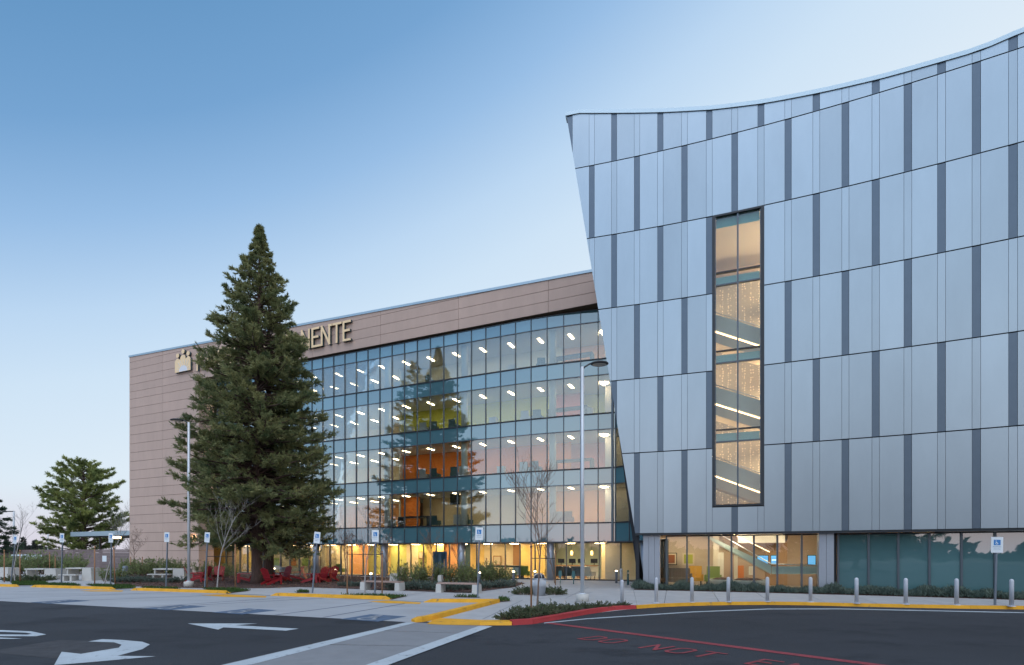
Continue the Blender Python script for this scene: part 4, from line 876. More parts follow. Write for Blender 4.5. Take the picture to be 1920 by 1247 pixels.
# distant trees along the horizon
def far_tree(x, y, h, w, pts, name, seed, label, group):
    r = np.random.default_rng(seed); t = thing(name, label, 'tree', (x, y, 0), 0, group)
    u = r.uniform(0, 1, pts); z = h*(.08+.92*u); rad = w*(1-u)**.8*np.sqrt(r.uniform(0, 1, pts)) if name == 'conifer_tree' else w*np.sqrt(np.clip(1-(2*u-1)**2, 0, 1))*np.sqrt(r.uniform(0, 1, pts))
    a = r.uniform(0, 2*math.pi, pts); b = np.stack([rad*np.cos(a), rad*np.sin(a), z], 1); d = unit(r.normal(0, 1, (pts, 3)))
    q = MB(); q.tube([(0, 0, 0), (0, 0, h*.8)], [.3, .08], 6); q.build('trunk', M['brown_bark'], t)
    blades_mesh('crown', b, d, r.uniform(.6, 1.4, pts), r.uniform(.3, .7, pts), M['far_leaf'], t); return t
fx = [(44, 1009, 'conifer_tree', 7), (66, 1014, 'conifer_tree', 8), (12, 1008, 'conifer_tree', 6), (28, 1022, 'round_tree', 9), (56, 1024, 'round_tree', 8), (79, 1024, 'round_tree', 7), (92, 1027, 'round_tree', 8)]
for i, (px, py, nm, w) in enumerate(fx):
    Yf = 210+i*6; far_tree((px-CX)/FP*Yf, Yf, H+(HY-py)/FP*Yf, w*Yf/FP*.9, 700, nm, 40+i, ('distant pointed conifer on the skyline above the fence' if nm[0] == 'c' else 'distant bare rounded tree low on the skyline above the fence'), 'distant trees beyond the fence')
n = 9000; a = RNG.uniform(math.radians(165), math.radians(385), n); R_ = RNG.uniform(150, 190, n); hh = (3.5+2.5*np.sin(a*31)+1.8*np.sin(a*83+1))*RNG.uniform(0, 1, n)
b = np.stack([R_*np.cos(a), R_*np.sin(a), np.clip(hh, 0, 9)], 1); o = blades_mesh('treeline', b, unit(RNG.normal(0, 1, (n, 3))), RNG.uniform(2, 5, n), RNG.uniform(1.2, 3, n), M['far_leaf']); o['kind'] = 'stuff'
# ------------------------------------------------------------------ young bare trees
def bare(t, h, m, seed, spread=.55, leafm=None, first=.32, r0=.05, dense=1.0):
    rd = random.Random(seed); q = MB(); q2 = MB(); tips = []
    def br(p, d, L_, r, lev):
        pts = [p]; c = p.copy(); dd = d.copy(); n = 4
        for i in range(n):
            dd = (dd+Vector((rd.gauss(0, .10), rd.gauss(0, .10), .05+rd.gauss(0, .05)))).normalized(); c = c+dd*L_/n; pts.append(c.copy())
        (q if lev == 0 else q2).tube(pts, [r*(1-.65*i/n) for i in range(n+1)], 6 if lev == 0 else 4, True, False)
        if lev >= 3 or L_ < .18: tips.append(c); return
        nb = {0: int(9*dense), 1: int(5*dense), 2: 3}[lev]
        for k in range(nb):
            u = rd.uniform(first if lev == 0 else .2, 1.0); i = min(n-1, int(u*n)); pp_ = pts[i]+(pts[i+1]-pts[i])*(u*n-i)
            az = rd.uniform(0, 2*math.pi); nd = (dd*.75+Vector((math.cos(az), math.sin(az), .25))*spread).normalized()
            br(pp_, nd, L_*rd.uniform(.34, .55)*(1.25-.45*u), max(.006, r*(1-.65*u)*.55), lev+1)
    br(Vector((0, 0, 0)), Vector((0, 0, 1)), h*.85, r0, 0)
    q.build('trunk', m, t); q2.build('branches', m, t)
    if leafm:
        b = np.array([tuple(p) for p in tips for _ in range(3)])+RNG.normal(0, .06, (len(tips)*3, 3)); blades_mesh('leaves', b, unit(RNG.normal(0, 1, b.shape)), RNG.uniform(.06, .12, len(b)), RNG.uniform(.03, .05, len(b)), leafm, t)
def wood_stake(px, pyb, pyt, label, lean=0.):
    p = G(px, pyb); hgt = (pyb-pyt)/FP*p.y; t = thing('tree_stake', label, 'stake', p, 0, 'wooden stakes holding the young trees')
    q = MB(); q.tube([(0, 0, 0), (lean, 0, hgt)], .035, 8); q.build('post', M['stake_wood'], t)
    q = MB(); q.tube([(lean*.93, 0, hgt*.93), (lean*.95, 0, hgt*.95)], .042, 8); q.build('tie_band', M['dark_metal'], t)
YT = [(407, 1104, 938, 'pale', 3, 'bare white-barked young tree in front of the redwood, beside the lamp post', None), (684, 1114, 975, 'pale', 4, 'bare pale young tree between two stakes beside the front bench', None), (1007, 1141, 886, 'brown', 6, 'large bare reddish young tree in the corner bed by the bin', None),
      (196, 1096, 958, 'pale', 8, 'bare pale young tree between two stakes in front of the canopy', None), (28, 1092, 960, 'pale', 9, 'bare young tree by the leaning sign at the far left edge', None), (255, 1079, 1003, 'brown', 12, 'small brown-leaved tree against the tan wall, lit from below', 'dry_leaf'),
      (645, 1094, 998, 'brown', 14, 'dark bare tree in the bed right of the red chairs', 'dry_leaf'), (810, 1097, 1004, 'brown', 15, 'small bare tree lit from below by the blue double door', None), (860, 1093, 1010, 'brown', 16, 'small bare tree just right of the round column by the door', None), (1040, 1094, 1008, 'brown', 17, 'thin bare tree beside the round column left of the reception', None), (722, 1094, 1006, 'brown', 18, 'small bare tree in front of the orange and green rooms', None)]
for px, pb, pt_, bk, sd, lb, lf in YT:
    p = G(px, pb); t = thing('young_tree', lb, 'tree', p); h = (pb-pt_)/FP*p.y
    bare(t, h, M['pale_bark'] if bk == 'pale' else M['brown_bark'], sd, .5 if bk == 'pale' else .62, M[lf] if lf else None, .45 if sd != 6 else .38, .042, 1.0 if sd != 6 else 1.35)
for a in ((388, 1103, 1036, 'wooden stake left of the white-barked young tree'), (441, 1105, 1021, 'wooden stake right of the white-barked young tree'), (651, 1114.5, 1032, 'left wooden stake beside the front bench'), (716.5, 1115, 1033, 'right wooden stake in front of the front bench'),
          (996, 1141.5, 1018, 'tall wooden stake in the corner bed left of the bin'), (1041.5, 1097, 1030, 'wooden stake by the column left of the reception'), (177.5, 1098, 1024, 'left wooden stake in front of the canopy'), (216, 1099, 1024, 'right wooden stake leaning by the canopy', -.1), (8, 1092, 1031, 'wooden stake at the left edge of the photo'), (37.5, 1093, 1031, 'wooden stake just right of the leaning left sign'),
          (93, 1080, 1035, 'wooden stake behind the concrete bench by the fence, left'), (103.5, 1080, 1042, 'wooden stake behind the concrete bench by the fence, right'), (245, 1079, 1044, 'wooden stake left of the small lit brown tree'), (267, 1079, 1044, 'wooden stake right of the small lit brown tree'), (793, 1096, 1047, 'wooden stake left of the tree by the blue door'), (833, 1096, 1049, 'wooden stake right of the tree by the blue door'), (912.5, 1091, 1046, 'dark stake in the bed left of the yellow room'), (947, 1091, 1046, 'dark stake in the bed before the yellow room')): wood_stake(*a)
for x0, x1, y, yb, lb in ((651, 718, 1039.5, 1114.5, 'front bench'), (389, 441, 1043.5, 1104, 'white-barked young tree'), (996, 1041, 1047, 1120, 'corner bed tree')):
    Yq = G(x0, yb).y; a, b = P(x0, y, Yq), P(x1, y, Yq); t = thing('stake_brace', 'thin dark crossbar tying the stakes of the '+lb, 'crossbar', a); q = MB(); q.tube([(0, 0, 0), tuple(b-a)], .018, 6); q.build('bar', M['dark_metal'], t)
for a_, b_ in (((1161, 1112), (1128, 1133)), ((1105, 1100), (1060, 1122)), ((1000, 1102), (950, 1120)), ((905, 1112.5), (870, 1120)), ((800, 1110), (760, 1117)), ((690, 1106), (640, 1112)), ((590, 1103), (540, 1109.5)), ((470, 1104), (455, 1106)), ((980, 1125), (905, 1161)), ((1120, 1096), (960, 1108)), ((1150, 1105), (1000, 1124))):
    a, b = G(*a_, .009), G(*b_, .009); w = Vector((b-a)); w = Vector((-w.y, w.x, 0)).normalized()*.012; sheet('paving_joint', [a-w, a+w, b+w, b-w], M['blue_line'])
# ------------------------------------------------------------------ shrubs
def shrub(h, r, n, leaf, wid, m, seed, up=.9, name='shrub', label='', group=None, stems=22):
    rs = np.random.default_rng(seed); t = thing(name, label, 'shrub', (0, 0, 0), 0, group); q = MB(); B, D = [], []
    for i in range(stems):
        a = rs.uniform(0, 6.283); rr = r*math.sqrt(rs.uniform(0, 1)); d = unit(np.array([math.cos(a)*rr*.9, math.sin(a)*rr*.9, h*up*rs.uniform(.55, 1.1)])); L_ = h*rs.uniform(.55, 1.05); b0 = np.array([math.cos(a)*rr*.35, math.sin(a)*rr*.35, 0])
        q.tube([tuple(b0), tuple(b0+d*L_)], [.012, .004], 4, True, False)
        k = n//stems; u = rs.uniform(.2, 1, k); B.append(b0+d*(L_*u)[:, None]); D.append(unit(d*.7+rs.normal(0, .55, (k, 3))))
    q.build('stems', M['brown_bark'], t); b = np.concatenate(B); blades_mesh('foliage', b, np.concatenate(D), rs.uniform(leaf*.6, leaf*1.3, len(b)), rs.uniform(wid*.7, wid*1.3, len(b)), m, t); return t
pro = [shrub(1.35, .6, 460, .2, .045, M['shrub_leaf'], 60+k, label='leafy upright green shrub', stems=20) for k in range(3)]
low = [shrub(.5, .45, 620, .13, .03, M['rosemary_leaf'], 70+k, .6, label='low grey-green mound', stems=26) for k in range(2)]
jun = [shrub(.55, .75, 900, .12, .045, M['juniper_leaf'], 80+k, .55, label='low spreading dark bush', stems=34) for k in range(2)]
trees_ = {o: [(c, []) for c in kids(o)] for o in pro+low+jun}
used = set()
def plant(o, px, py, sc=1., label=None, group=None, z=0.):
    p = G(px, py, z); p.z = z; a = random.uniform(0, 6.28)
    if o in used: r = dup(o, p, a, label, group, sc, trees_[o])
    else: used.add(o); r = o; r.location = p; r.rotation_euler = (0, 0, a); r.scale = (sc,)*3; r['label'] = label; r['group'] = group
    return r
def row(kind, lo, hi, f, n, label, group, s=(.8, 1.15)):
    for k in range(n):
        px = lo+(hi-lo)*(k+random.uniform(.2, .8))/n; plant(random.choice(kind), px, f(px)+random.uniform(-1.2, 1.2), random.uniform(*s), label, group)
row(pro, 238, 350, lambda x: 1080+(x-238)*.01, 17, 'upright green shrub in the bed along the foot of the tan wall', 'shrubs along the tan wall', (.85, 1.3))
row(pro, 372, 440, lambda x: 1083, 7, 'upright green shrub between the tan wall and the redwood trunks', 'shrubs left of the redwood', (.8, 1.1))
row(pro, 0, 150, lambda x: 1077, 17, 'leafy green shrub growing behind the concrete benches near the fence', 'shrubs by the fence', (1.3, 1.8))
row(pro, 745, 900, lambda x: 1096, 13, 'tall leafy shrub behind the two wooden benches before the lit rooms', 'tall shrubs behind the benches', (.9, 1.2))
row(pro, 885, 960, lambda x: 1094, 8, 'upright shrub in the bed in front of the yellow room', 'shrubs before the yellow room', (.8, 1.2))
row(low, 740, 830, lambda x: 1106, 10, 'low grey-green mound behind the gap between the two benches', 'low mounds between the benches', (1., 1.6))
row(low, 830, 960, lambda x: 1108-(x-830)*.06, 12, 'low grey-green mound in the bed behind the right bench', 'low mounds behind the right bench', (.9, 1.4))
row(low, 640, 690, lambda x: 1100, 6, 'low dry mound in the mulch right of the red chairs', 'low mounds by the red chairs', (.7, 1.))
row(low, 215, 345, lambda x: 1092, 12, 'low dark mound along the front of the tan wall bed', 'low mounds before the tan wall', (.8, 1.3))
row(jun, 10, 100, lambda x: 1089, 6, 'thin leafy shrub in front of the concrete bench at the left', 'thin shrubs before the left bench', (.8, 1.2))
for k, (px, py, s) in enumerate(((983, 1115, 1.0), (1041, 1115, 1.0), (992, 1110, .8), (1033, 1110, .8))): plant(jun[k % 2], px, py, s, 'green bush beside the grey litter bin', 'bushes round the bin')
for k, (px, py, s) in enumerate(((948, 1161, .62), (968, 1160, .72), (990, 1157, .8), (1010, 1154, .85), (1030, 1151, .85), (1050, 1148, .8), (1075, 1145, .8), (1100, 1141, .75), (1125, 1139, .7), (1150, 1137, .55), (1000, 1148, .75), (1030, 1144, .8), (975, 1153, .7), (1060, 1141, .75), (1170, 1136, .4), (1090, 1138, .7))): plant(jun[k % 2], px, py, s*random.uniform(.6, 1.05), 'low spreading bush in the corner bed behind the red kerb', 'bushes in the corner bed', .1)
for k in range(5): plant(pro[k % 3], (205, 212, 222, 230, 197)[k], 1090, .8, 'dry tan shrub lit by the garden lights left of the tan wall', 'dry lit shrubs left of the tan wall')
# ================================================================== STREET FURNITURE
# bollards
bm = MB(); bm.lathe([(.070, 0), (.070, .94), (.062, .985), (.036, 1.015), (.001, 1.025)], (0, 0, 0), 18); fm = MB(); fm.lathe([(.13, 0), (.13, .012), (.08, .022)], (0, 0, 0), 18)
BL = [(1166.4, 1133.2, 'leftmost white bollard, before the lit entrance'), (1230.7, 1130.8, 'white bollard in front of the left grey pier'), (1297.5, 1129.5, 'white bollard before the sofa and pictures in the lobby'), (1365.7, 1128.8, 'white bollard before the middle of the lit lobby'), (1438.9, 1128.3, 'white bollard before the foot of the lobby stair'),
      (1519.8, 1129, 'white bollard before the right end of the lit lobby'), (1606, 1131.4, 'white bollard before the first dark teal window'), (1698.3, 1133.2, 'white bollard before the middle of the dark teal windows'), (1793.6, 1134.6, 'second white bollard from the right edge'), (1896.7, 1137, 'rightmost white bollard, right of the parking sign')]
b0 = None
for px, py, lb in BL:
    z = .122 if px > 1180 else .06; p = G(px, py, .12); p.z = z
    if b0 is None:
        b0 = thing('bollard', lb, 'bollard', p, 0, 'white bollards along the kerb'); bm.build('post', M['bollard_paint'], b0); fm.build('base_ring', M['bollard_paint'], b0); tb_ = [(c, []) for c in kids(b0)]
    else: dup(b0, p, 0, lb, tree=tb_)
# accessible parking signs
def rrect(w, h, r=.02, n=3):
    pts = []
    for cx, cz, a0 in ((w/2-r, h/2-r, 0), (-w/2+r, h/2-r, 90), (-w/2+r, -h/2+r, 180), (w/2-r, -h/2+r, 270)):
        pts += [(cx+r*math.cos(math.radians(a0+90*k/n)), cz+r*math.sin(math.radians(a0+90*k/n))) for k in range(n+1)]
    return pts
pm = MB(); pm.prism([(x, -.045, z) for x, z in rrect(.37, .60)], (0, -.008, 0))
pan = pm.build('panel', M['sign_white'])
q = MB(); q.prism([(x, -.0545, z+.09) for x, z in rrect(.21, .21, .012)], (0, -.002, 0)); sq = q.build('symbol_square', M['sign_blue'], pan)
q = MB()
for s in WHEEL:
    pts = [(p[0]*.115-.05, p[1]*.115+.085) for p in s]
    for a, b in zip(pts[:-1], pts[1:]):
        A, B = Vector(a), Vector(b); d_ = (B-A).normalized(); n_ = Vector((-d_.y, d_.x))*.008; e_ = d_*.004
        q.add([(v.x, -.0572-.0001*len(q.f), v.y) for v in (A-n_-e_, B-n_+e_, B+n_+e_, A+n_-e_)], [(0, 1, 2, 3)])
q.add([(-.034+.013*math.cos(t), -.0572, .160+.013*math.sin(t)) for t in np.linspace(0, 6.283, 11)[:-1]], [tuple(range(10))])
q.build('wheelchair', M['sign_white'], pan)
for body, z, sz in (('RESERVED', -.095, .058), ('PARKING', -.175, .05)):
    me = text_mesh(body, sz); xs = [v.co.x for v in me.vertices]; cx_ = (min(xs)+max(xs))/2
    for v in me.vertices: v.co = Vector((v.co.x-cx_, -.0555, v.co.y+z))
    me.materials.clear(); me.materials.append(M['sign_text']); o = bpy.data.objects.new('lettering', me); COL.objects.link(o); o.parent = pan
SGN = [(20.5, 1093.0, 34, 1003, 'strongly leaning parking sign at the far left beside a bare young tree'), (115, 1096.8, 118.7, 1000, 'blue and white parking sign behind the leftmost whole yellow kerb'), (207.3, 1098, 210, 1000, 'blue and white parking sign just left of the tan building corner'), (311.6, 1102, 315, 998, 'blue and white parking sign left of the tall lamp post'),
       (384, 1103.2, 391.5, 998, 'leaning parking sign right of the tall lamp post, before the redwood'), (585.6, 1111.8, 598, 997, 'leaning parking sign in front of the red chairs'), (703, 1115.2, 705, 994, 'parking sign standing at the front wooden bench'), (895.4, 1121.4, 899.5, 989, 'parking sign at the corner of the last bay, right bench end'), (1865.6, 1134.6, 1868, 1007, 'parking sign among the white bollards at the right edge')]
for k, (px, py, tx, ty, lb) in enumerate(SGN):
    p = G(px, py, .12 if k == 8 else 0); hh = (py-ty)/FP*p.y; dx = (tx-px)/FP*p.y
    t = thing('parking_sign', lb, 'sign', p, 0, 'accessible parking signs'); t.rotation_euler = (0, math.atan2(dx, hh), math.radians(-14 if k != 8 else -20))
    q = MB(); q.box((0, 0, hh/2-.03), (.062, .062, hh-.02)); q.build('post', M['sign_post'], t)
    if k == 0: pn = pan; pch = kids(pan)
    else:
        pn = pan.copy(); COL.objects.link(pn)
        for g in pch: e = g.copy(); COL.objects.link(e); e.parent = pn
    pn.parent = t; pn.location = (0, 0, hh-.30)
# street lamps
def street_lamp(px, pyb, pyt, side, hl, label, plinth=.35):
    p = G(px, pyb); hh = (pyb-pyt)/FP*p.y; t = thing('street_lamp', label, 'street lamp', p)
    q = MB(); q.tube([(0, 0, plinth), (0, 0, hh)], [.085, .07], 12); q.build('pole', M['galvanised'], t)
    q = MB(); q.lathe([(.28, 0), (.28, plinth-.03), (.25, plinth)], (0, 0, 0), 20); q.build('plinth', M['precast'], t)
    q = MB(); q.lathe([(.16, plinth+.002), (.16, plinth+.02), (.1, plinth+.05)], (0, 0, 0), 14); q.build('base_plate', M['galvanised'], t)
    q = MB(); q.tube([(0, 0, hh-.12), (side*.1, 0, hh+.0), (side*.3, 0, hh+.12), (side*.42, 0, hh+.16)], .035, 8); q.build('arm', M['dark_metal'], t)
    q = MB(); n = 22; 
    for (a, b, z0, z1) in ((.46, .34, .12, .17), ): 
        e = [(math.cos(2*math.pi*k/n), math.sin(2*math.pi*k/n)) for k in range(n)]; c = side*(.38+.40*.9)
        rings = [[(c+x*.34, y*.27, hh+.10) for x, y in e], [(c+x*.39, y*.32, hh+.125) for x, y in e], [(c+x*.37, y*.30, hh+.17) for x, y in e], [(c+x*.25, y*.2, hh+.21) for x, y in e]]
        vs = [v for r in rings for v in r]; q.add(vs, [(i*n+k, i*n+(k+1) % n, (i+1)*n+(k+1) % n, (i+1)*n+k) for i in range(3) for k in range(n)]+[tuple(range(n-1, -1, -1)), tuple(range(3*n, 4*n))], True)
    q.build('head', M['dark_metal'], t)
    q = MB(); q.add([(c+x*.30, y*.21, hh+.095) for x, y in e]+[(c+x*.30, y*.21, hh+.099) for x, y in e], [tuple(range(n-1, -1, -1)), tuple(range(n, 2*n))]+[(k, (k+1) % n, n+(k+1) % n, n+k) for k in range(n)]); q.build('lens', mat('lamp_lens', (.45, .45, .43), .3), t)
street_lamp(354, 1101, 792, -1, .9, 'tall grey street lamp with flat head left of the redwood')
street_lamp(1092, 1129, 688, 1, .85, 'tall grey street lamp with oval head before the glass wall, beside the silver wing')
def far_lamp(px, pyt, Y, label, side, L_):
    p = Vector(((px-CX)/FP*Y, Y, 0)); hh = H+(HY-pyt)/FP*Y; t = thing('street_lamp', label, 'street lamp', p)
    q = MB(); q.tube([(0, 0, 0), (0, 0, hh)], [.14, .1], 8); q.build('pole', M['galvanised'], t)
    q = MB(); q.box((side*L_/2, 0, hh), (L_, .18, .12)); q.build('arm', M['dark_metal'], t)
    q = MB(); q.box((side*L_*.9, 0, hh-.06), (.7, .35, .1)); q.build('head', M['dark_metal'], t)
far_lamp(26, 959, 74, 'distant grey lamp post with a long arm at the left edge', -1, 1.6); far_lamp(90, 977, 120, 'distant thin lamp post left of the broad pine', -1, 1.0)
# litter bin
p = G(1011, 1117); t = thing('litter_bin', 'grey metal litter bin with a dark domed opening, beside the corner bed', 'bin', p)
q = MB(); q.lathe([(.26, 0), (.275, .05), (.31, .45), (.325, .78), (.32, .82)], (0, 0, 0), 28); q.build('body', M['steel'], t)
for k in range(28):
    a = 2*math.pi*k/28; q = MB(); q.tube([(.27*math.cos(a), .27*math.sin(a), .04), (.318*math.cos(a), .318*math.sin(a), .45), (.332*math.cos(a), .332*math.sin(a), .80)], .017, 5); q.build('slat', M['steel'], t)
q = MB(); q.lathe([(.34, .80), (.345, .83), (.335, .86), (.29, .87)], (0, 0, 0), 28); q.build('rim', M['steel'], t)
q = MB(); q.lathe([(.28, .84), (.24, .98), (.14, 1.06), (.001, 1.08)], (0, 0, 0), 24); q.build('liner', M['dark_metal'], t)
q = MB()
for a in (.4, 1.97, 3.54, 5.11): q.tube([(.30*math.cos(a), .30*math.sin(a), .86), (.27*math.cos(a), .27*math.sin(a), 1.0), (.13*math.cos(a), .13*math.sin(a), 1.095), (0, 0, 1.11)], .022, 6)
q.build('hood_bars', M['steel'], t)
p = G(476/1.0*0+532, 1088); t = thing('litter_bin', 'pale round litter bin behind the red chairs by a column', 'bin', p)
q = MB(); q.lathe([(.28, 0), (.31, .9), (.3, 1.0), (.2, 1.05)], (0, 0, 0), 20); q.build('body', M['precast'], t); q = MB(); q.lathe([(.315, .86), (.32, .93), (.31, .96)], (0, 0, 0), 20); q.build('rim', M['steel'], t)
# garden lights
emit('garden_glow', (1, .78, .5), 12)
PLT = [(514, 1086, 1062, 'slim garden light left of the redwood trunks, glowing top'), (629.5, 1089, 1061, 'slim garden light between the red chairs and the round column'), (695.5, 1102, 1068, 'garden light with glowing top behind the front bench'), (899, 1099, 1072, 'garden light behind the last parking sign'), (962.8, 1095.5, 1069, 'garden light in the bed before the cream room'),
       (1003, 1095, 1066, 'garden light behind the grey litter bin'), (1155.6, 1093.5, 1067, 'garden light beside the entrance glass')]
pl0 = None
for px, pb, pt_, lb in PLT:
    p = G(px, pb)
    if pl0 is None:
        pl0 = thing('garden_light', lb, 'garden light', p, 0, 'garden lights'); q = MB(); q.lathe([(.085, 0), (.085, .82), (.08, .83)], (0, 0, 0), 14); q.build('post', M['sign_post'], pl0); q = MB(); q.lathe([(.075, .832), (.075, .90)], (0, 0, 0), 14); q.build('lens', M['garden_glow'], pl0); q = MB(); q.lathe([(.088, .902), (.088, .95), (.05, .96)], (0, 0, 0), 14); q.build('cap', M['sign_post'], pl0); tpl = [(c, []) for c in kids(pl0)]
    else: dup(pl0, p, 0, lb, tree=tpl)
def post(px, pb, pt_, r, m, name, label, cat, prof=None):
    p = G(px, pb); hh = (pb-pt_)/FP*p.y; t = thing(name, label, cat, p); q = MB(); q.lathe([(r, .01), (r, hh-.06), (r*.6, hh)], (0, 0, 0), 14); q.build('post', m, t); q = MB(); q.lathe([(r*1.5, 0), (r*1.5, .009)], (0, 0, 0), 14); q.build('base_plate', m, t); return t, hh
post(235, 1084.5, 1061, .2, M['sign_post'], 'bollard', 'thick dark bollard among the lit shrubs left of the tan wall', 'bollard')
for px, pb, pt_, lb in ((1050.5, 1094.5, 1072, 'left teal push button post before the reception'), (1075.5, 1095.5, 1073, 'right teal push button post before the reception')):
    p = G(px, pb); t = thing('button_post', lb, 'post', p, -.3); q = MB(); q.tube([(0, 0, 0), (0, 0, .42)], .035, 8); q.build('post', M['teal_paint'], t)
    q = MB(); q.prism([(-.05, -.05, .38), (.05, -.05, .38), (.12, -.05, .62), (.09, -.05, .9), (-.09, -.05, .9), (-.12, -.05, .62)], (0, .1, 0)); q.build('housing', M['teal_paint'], t)
t, hh = post(1165, 1092.5, 1066, .10, M['galvanised'], 'button_post', 'grey push button post beside the entrance glass', 'post'); q = MB(); q.box((0, -.11, hh-.18), (.14, .02, .14)); q.build('button_plate', M['steel'], t)
t, hh = post(1177.5, 1097, 1069, .07, M['teal_paint'], 'button_post', 'dark thin post right of the entrance door', 'post'); q = MB(); q.box((0, -.08, hh-.18), (.1, .02, .12)); q.build('button_plate', M['steel'], t)
# red garden chairs
def garden_chair(label):
    t = thing('garden_chair', label, 'chair', (0, 0, 0), 0, 'red garden chairs under the redwood'); m = M['chair_red']
    for k in range(5):            # seat slats, front (-y) high, sloping back
        y = -.34+.125*k; q = MB(); q.box((0, y, .40-.035*k), (.60, .112, .028), M=Matrix.Rotation(math.radians(-16), 3, 'X')); q.build('seat_slat', m, t)
    for k in range(5):            # fanned back slats
        x = (k-2)*.118; a = math.radians((k-2)*2.5); hb = .86-.035*abs(k-2)**1.6; R = Matrix.Rotation(math.radians(-24), 3, 'X') @ Matrix.Rotation(a, 3, 'Y')
        q = MB(); q.box((x*1.12, .30+.5*hb*math.sin(math.radians(24)), .26+.5*hb*math.cos(math.radians(24))), (.108, .024, hb), M=R); q.build('back_slat', m, t)
    q = MB(); q.box((0, .40, .43), (.66, .04, .08), M=Matrix.Rotation(math.radians(-24), 3, 'X')); q.build('back_rail', m, t)
    for s in (-1, 1):
        q = MB(); q.hexa([(s*.34-.085, -.46, .575), (s*.34+.085, -.46, .575), (s*.36+.05, .42, .575), (s*.36-.05, .42, .575)], [(s*.34-.085, -.46, .60), (s*.34+.085, -.46, .60), (s*.36+.05, .42, .60), (s*.36-.05, .42, .60)]); q.build('armrest', m, t)
        q = MB(); q.box((s*.34, -.36, .286), (.035, .11, .57)); q.build('front_leg', m, t)
        q = MB(); q.prism([(s*.305-.016, -.42, .30), (s*.305-.016, -.42, .42), (s*.305-.016, .30, .24), (s*.305-.016, .62, .08), (s*.305-.016, .62, 0), (s*.305-.016, .50, 0)], (.032, 0, 0)); q.build('rear_leg', m, t)
    return t
GC = [(366, 1092, 118, 'red garden chair in profile just right of the lamp post'), (409, 1088.5, 20, 'red garden chair facing out behind the white-barked young tree'), (459, 1092.5, -70, 'red garden chair in profile touching the left redwood trunk'), (511, 1096.5, 150, 'large nearest red garden chair seen from behind, right of the trunks'), (528, 1090, -30, 'red garden chair half hidden behind the nearest one'),
      (552, 1088.5, -62, 'red garden chair facing left, alone before the posters'), (584, 1093, 100, 'red garden chair hidden by the leaning sign post, left of the pair'), (599, 1092.5, -22, 'red garden chair left in the pair by the leaning sign'), (618, 1090.5, -15, 'rightmost red garden chair'), (378, 1089.5, -100, 'red garden chair just behind the profile one near the lamp post')]
g0 = None
for px, py, a, lb in GC:
    p = G(px, py); p.z = .02
    if g0 is None: g0 = garden_chair(lb); g0.location = p; g0.rotation_euler = (0, 0, math.radians(a)); g0.scale = (1.08,)*3; tg = [(c, []) for c in kids(g0)]
    else: dup(g0, p, math.radians(a), lb, tree=tg)
# wooden benches on concrete blocks
def bench(px0, px1, py, label):
    a, b = G(px0, py), G(px1, py+2.2); d = b-a; t = thing('park_bench', label, 'bench', a, math.atan2(d.y, d.x), 'wooden benches on concrete ends'); L_ = d.length
    for x in (.14, L_-.14):
        q = MB(); q.hexa([(x-.16, -.05, 0), (x+.16, -.05, 0), (x+.16, .55, 0), (x-.16, .55, 0)], [(x-.14, -.03, .46), (x+.14, -.03, .46), (x+.14, .53, .46), (x-.14, .53, .46)]); q.build('concrete_end', M['precast'], t)
    for k in range(4): q = MB(); q.box((L_/2, .04+.14*k, .50), (L_-.1, .125, .07)); q.build('slat', M['bench_wood'], t)
bench(818, 895, 1111, 'wooden bench on concrete ends beside the last parking sign'); bench(676, 749, 1106.5, 'wooden bench on concrete ends behind the stakes of the pale tree')
def block(px0, px1, py, hpx, name, label, cat, m, depth=.5):
    a = G(px0, py); b = G(px1, py); w = b.x-a.x; hh = hpx/FP*a.y; t = thing(name, label, cat, a, -.15); q = MB(); q.hexa([(0, 0, 0), (w, 0, 0), (w, depth, 0), (0, depth, 0)], [(.03, .02, hh), (w-.03, .02, hh), (w-.03, depth-.02, hh), (.03, depth-.02, hh)]); q.build('block', m, t); q = MB(); q.box((w/2, depth/2, hh+.012), (w-.1, depth-.08, .022)); q.build('cap', m, t); return t
block(730, 746, 1094.5, 19, 'concrete_block', 'pale concrete block standing behind the front bench', 'concrete block', M['precast'])
block(820, 828, 1099.5, 20, 'concrete_block', 'narrow pale concrete block at the left end of the right bench', 'concrete block', M['precast'])
def concrete_table(px0, px1, pyb, pyt, label, seat=True):
    a, b = G(px0, pyb), G(px1, pyb); w = b.x-a.x; hh = (pyb-pyt)/FP*a.y; t = thing('concrete_table', label, 'table', a, -.12, 'concrete tables on the left patio'); m = M['precast']
    q = MB(); q.hexa([(-.02, 0, hh-.10), (w*.62, 0, hh-.10), (w*.62, 1.0, hh-.10), (-.02, 1.0, hh-.10)], [(-.02, 0, hh), (w*.62, 0, hh), (w*.62, 1.0, hh), (-.02, 1.0, hh)]); q.build('table_top', m, t)
    q = MB(); q.box((.10, .5, (hh-.1)/2), (.12, .9, hh-.104)); q.build('leg', m, t)
    q = MB(); q.hexa([(w*.63, 0, 0), (w+.05, 0, 0), (w+.05, 1., 0), (w*.63, 1., 0)], [(w*.63, .05, hh*.98), (w-.06, .05, hh*.98), (w-.06, .95, hh*.98), (w*.63, .95, hh*.98)]); q.build('end_block', m, t)
    if seat:
        q = MB(); q.box((w*.36, -.45, .46), (w*.68, .42, .09)); q.build('seat', m, t)
        for x in (.2, .5): q = MB(); q.box((w*x, -.45, .205), (.16, .36, .405)); q.build('seat_leg', m, t)
concrete_table(46, 111, 1086.5, 1066, 'pale concrete table and block behind thin shrubs at the left', False)
concrete_table(123, 176, 1088.5, 1064.5, 'pale concrete table with a bench seat beside a parking sign'); concrete_table(287, 350, 1087.5, 1066, 'pale concrete table behind the sign left of the lamp post')
concrete_table(-40, 22, 1085, 1064, 'pale concrete table cut by the left edge', False)
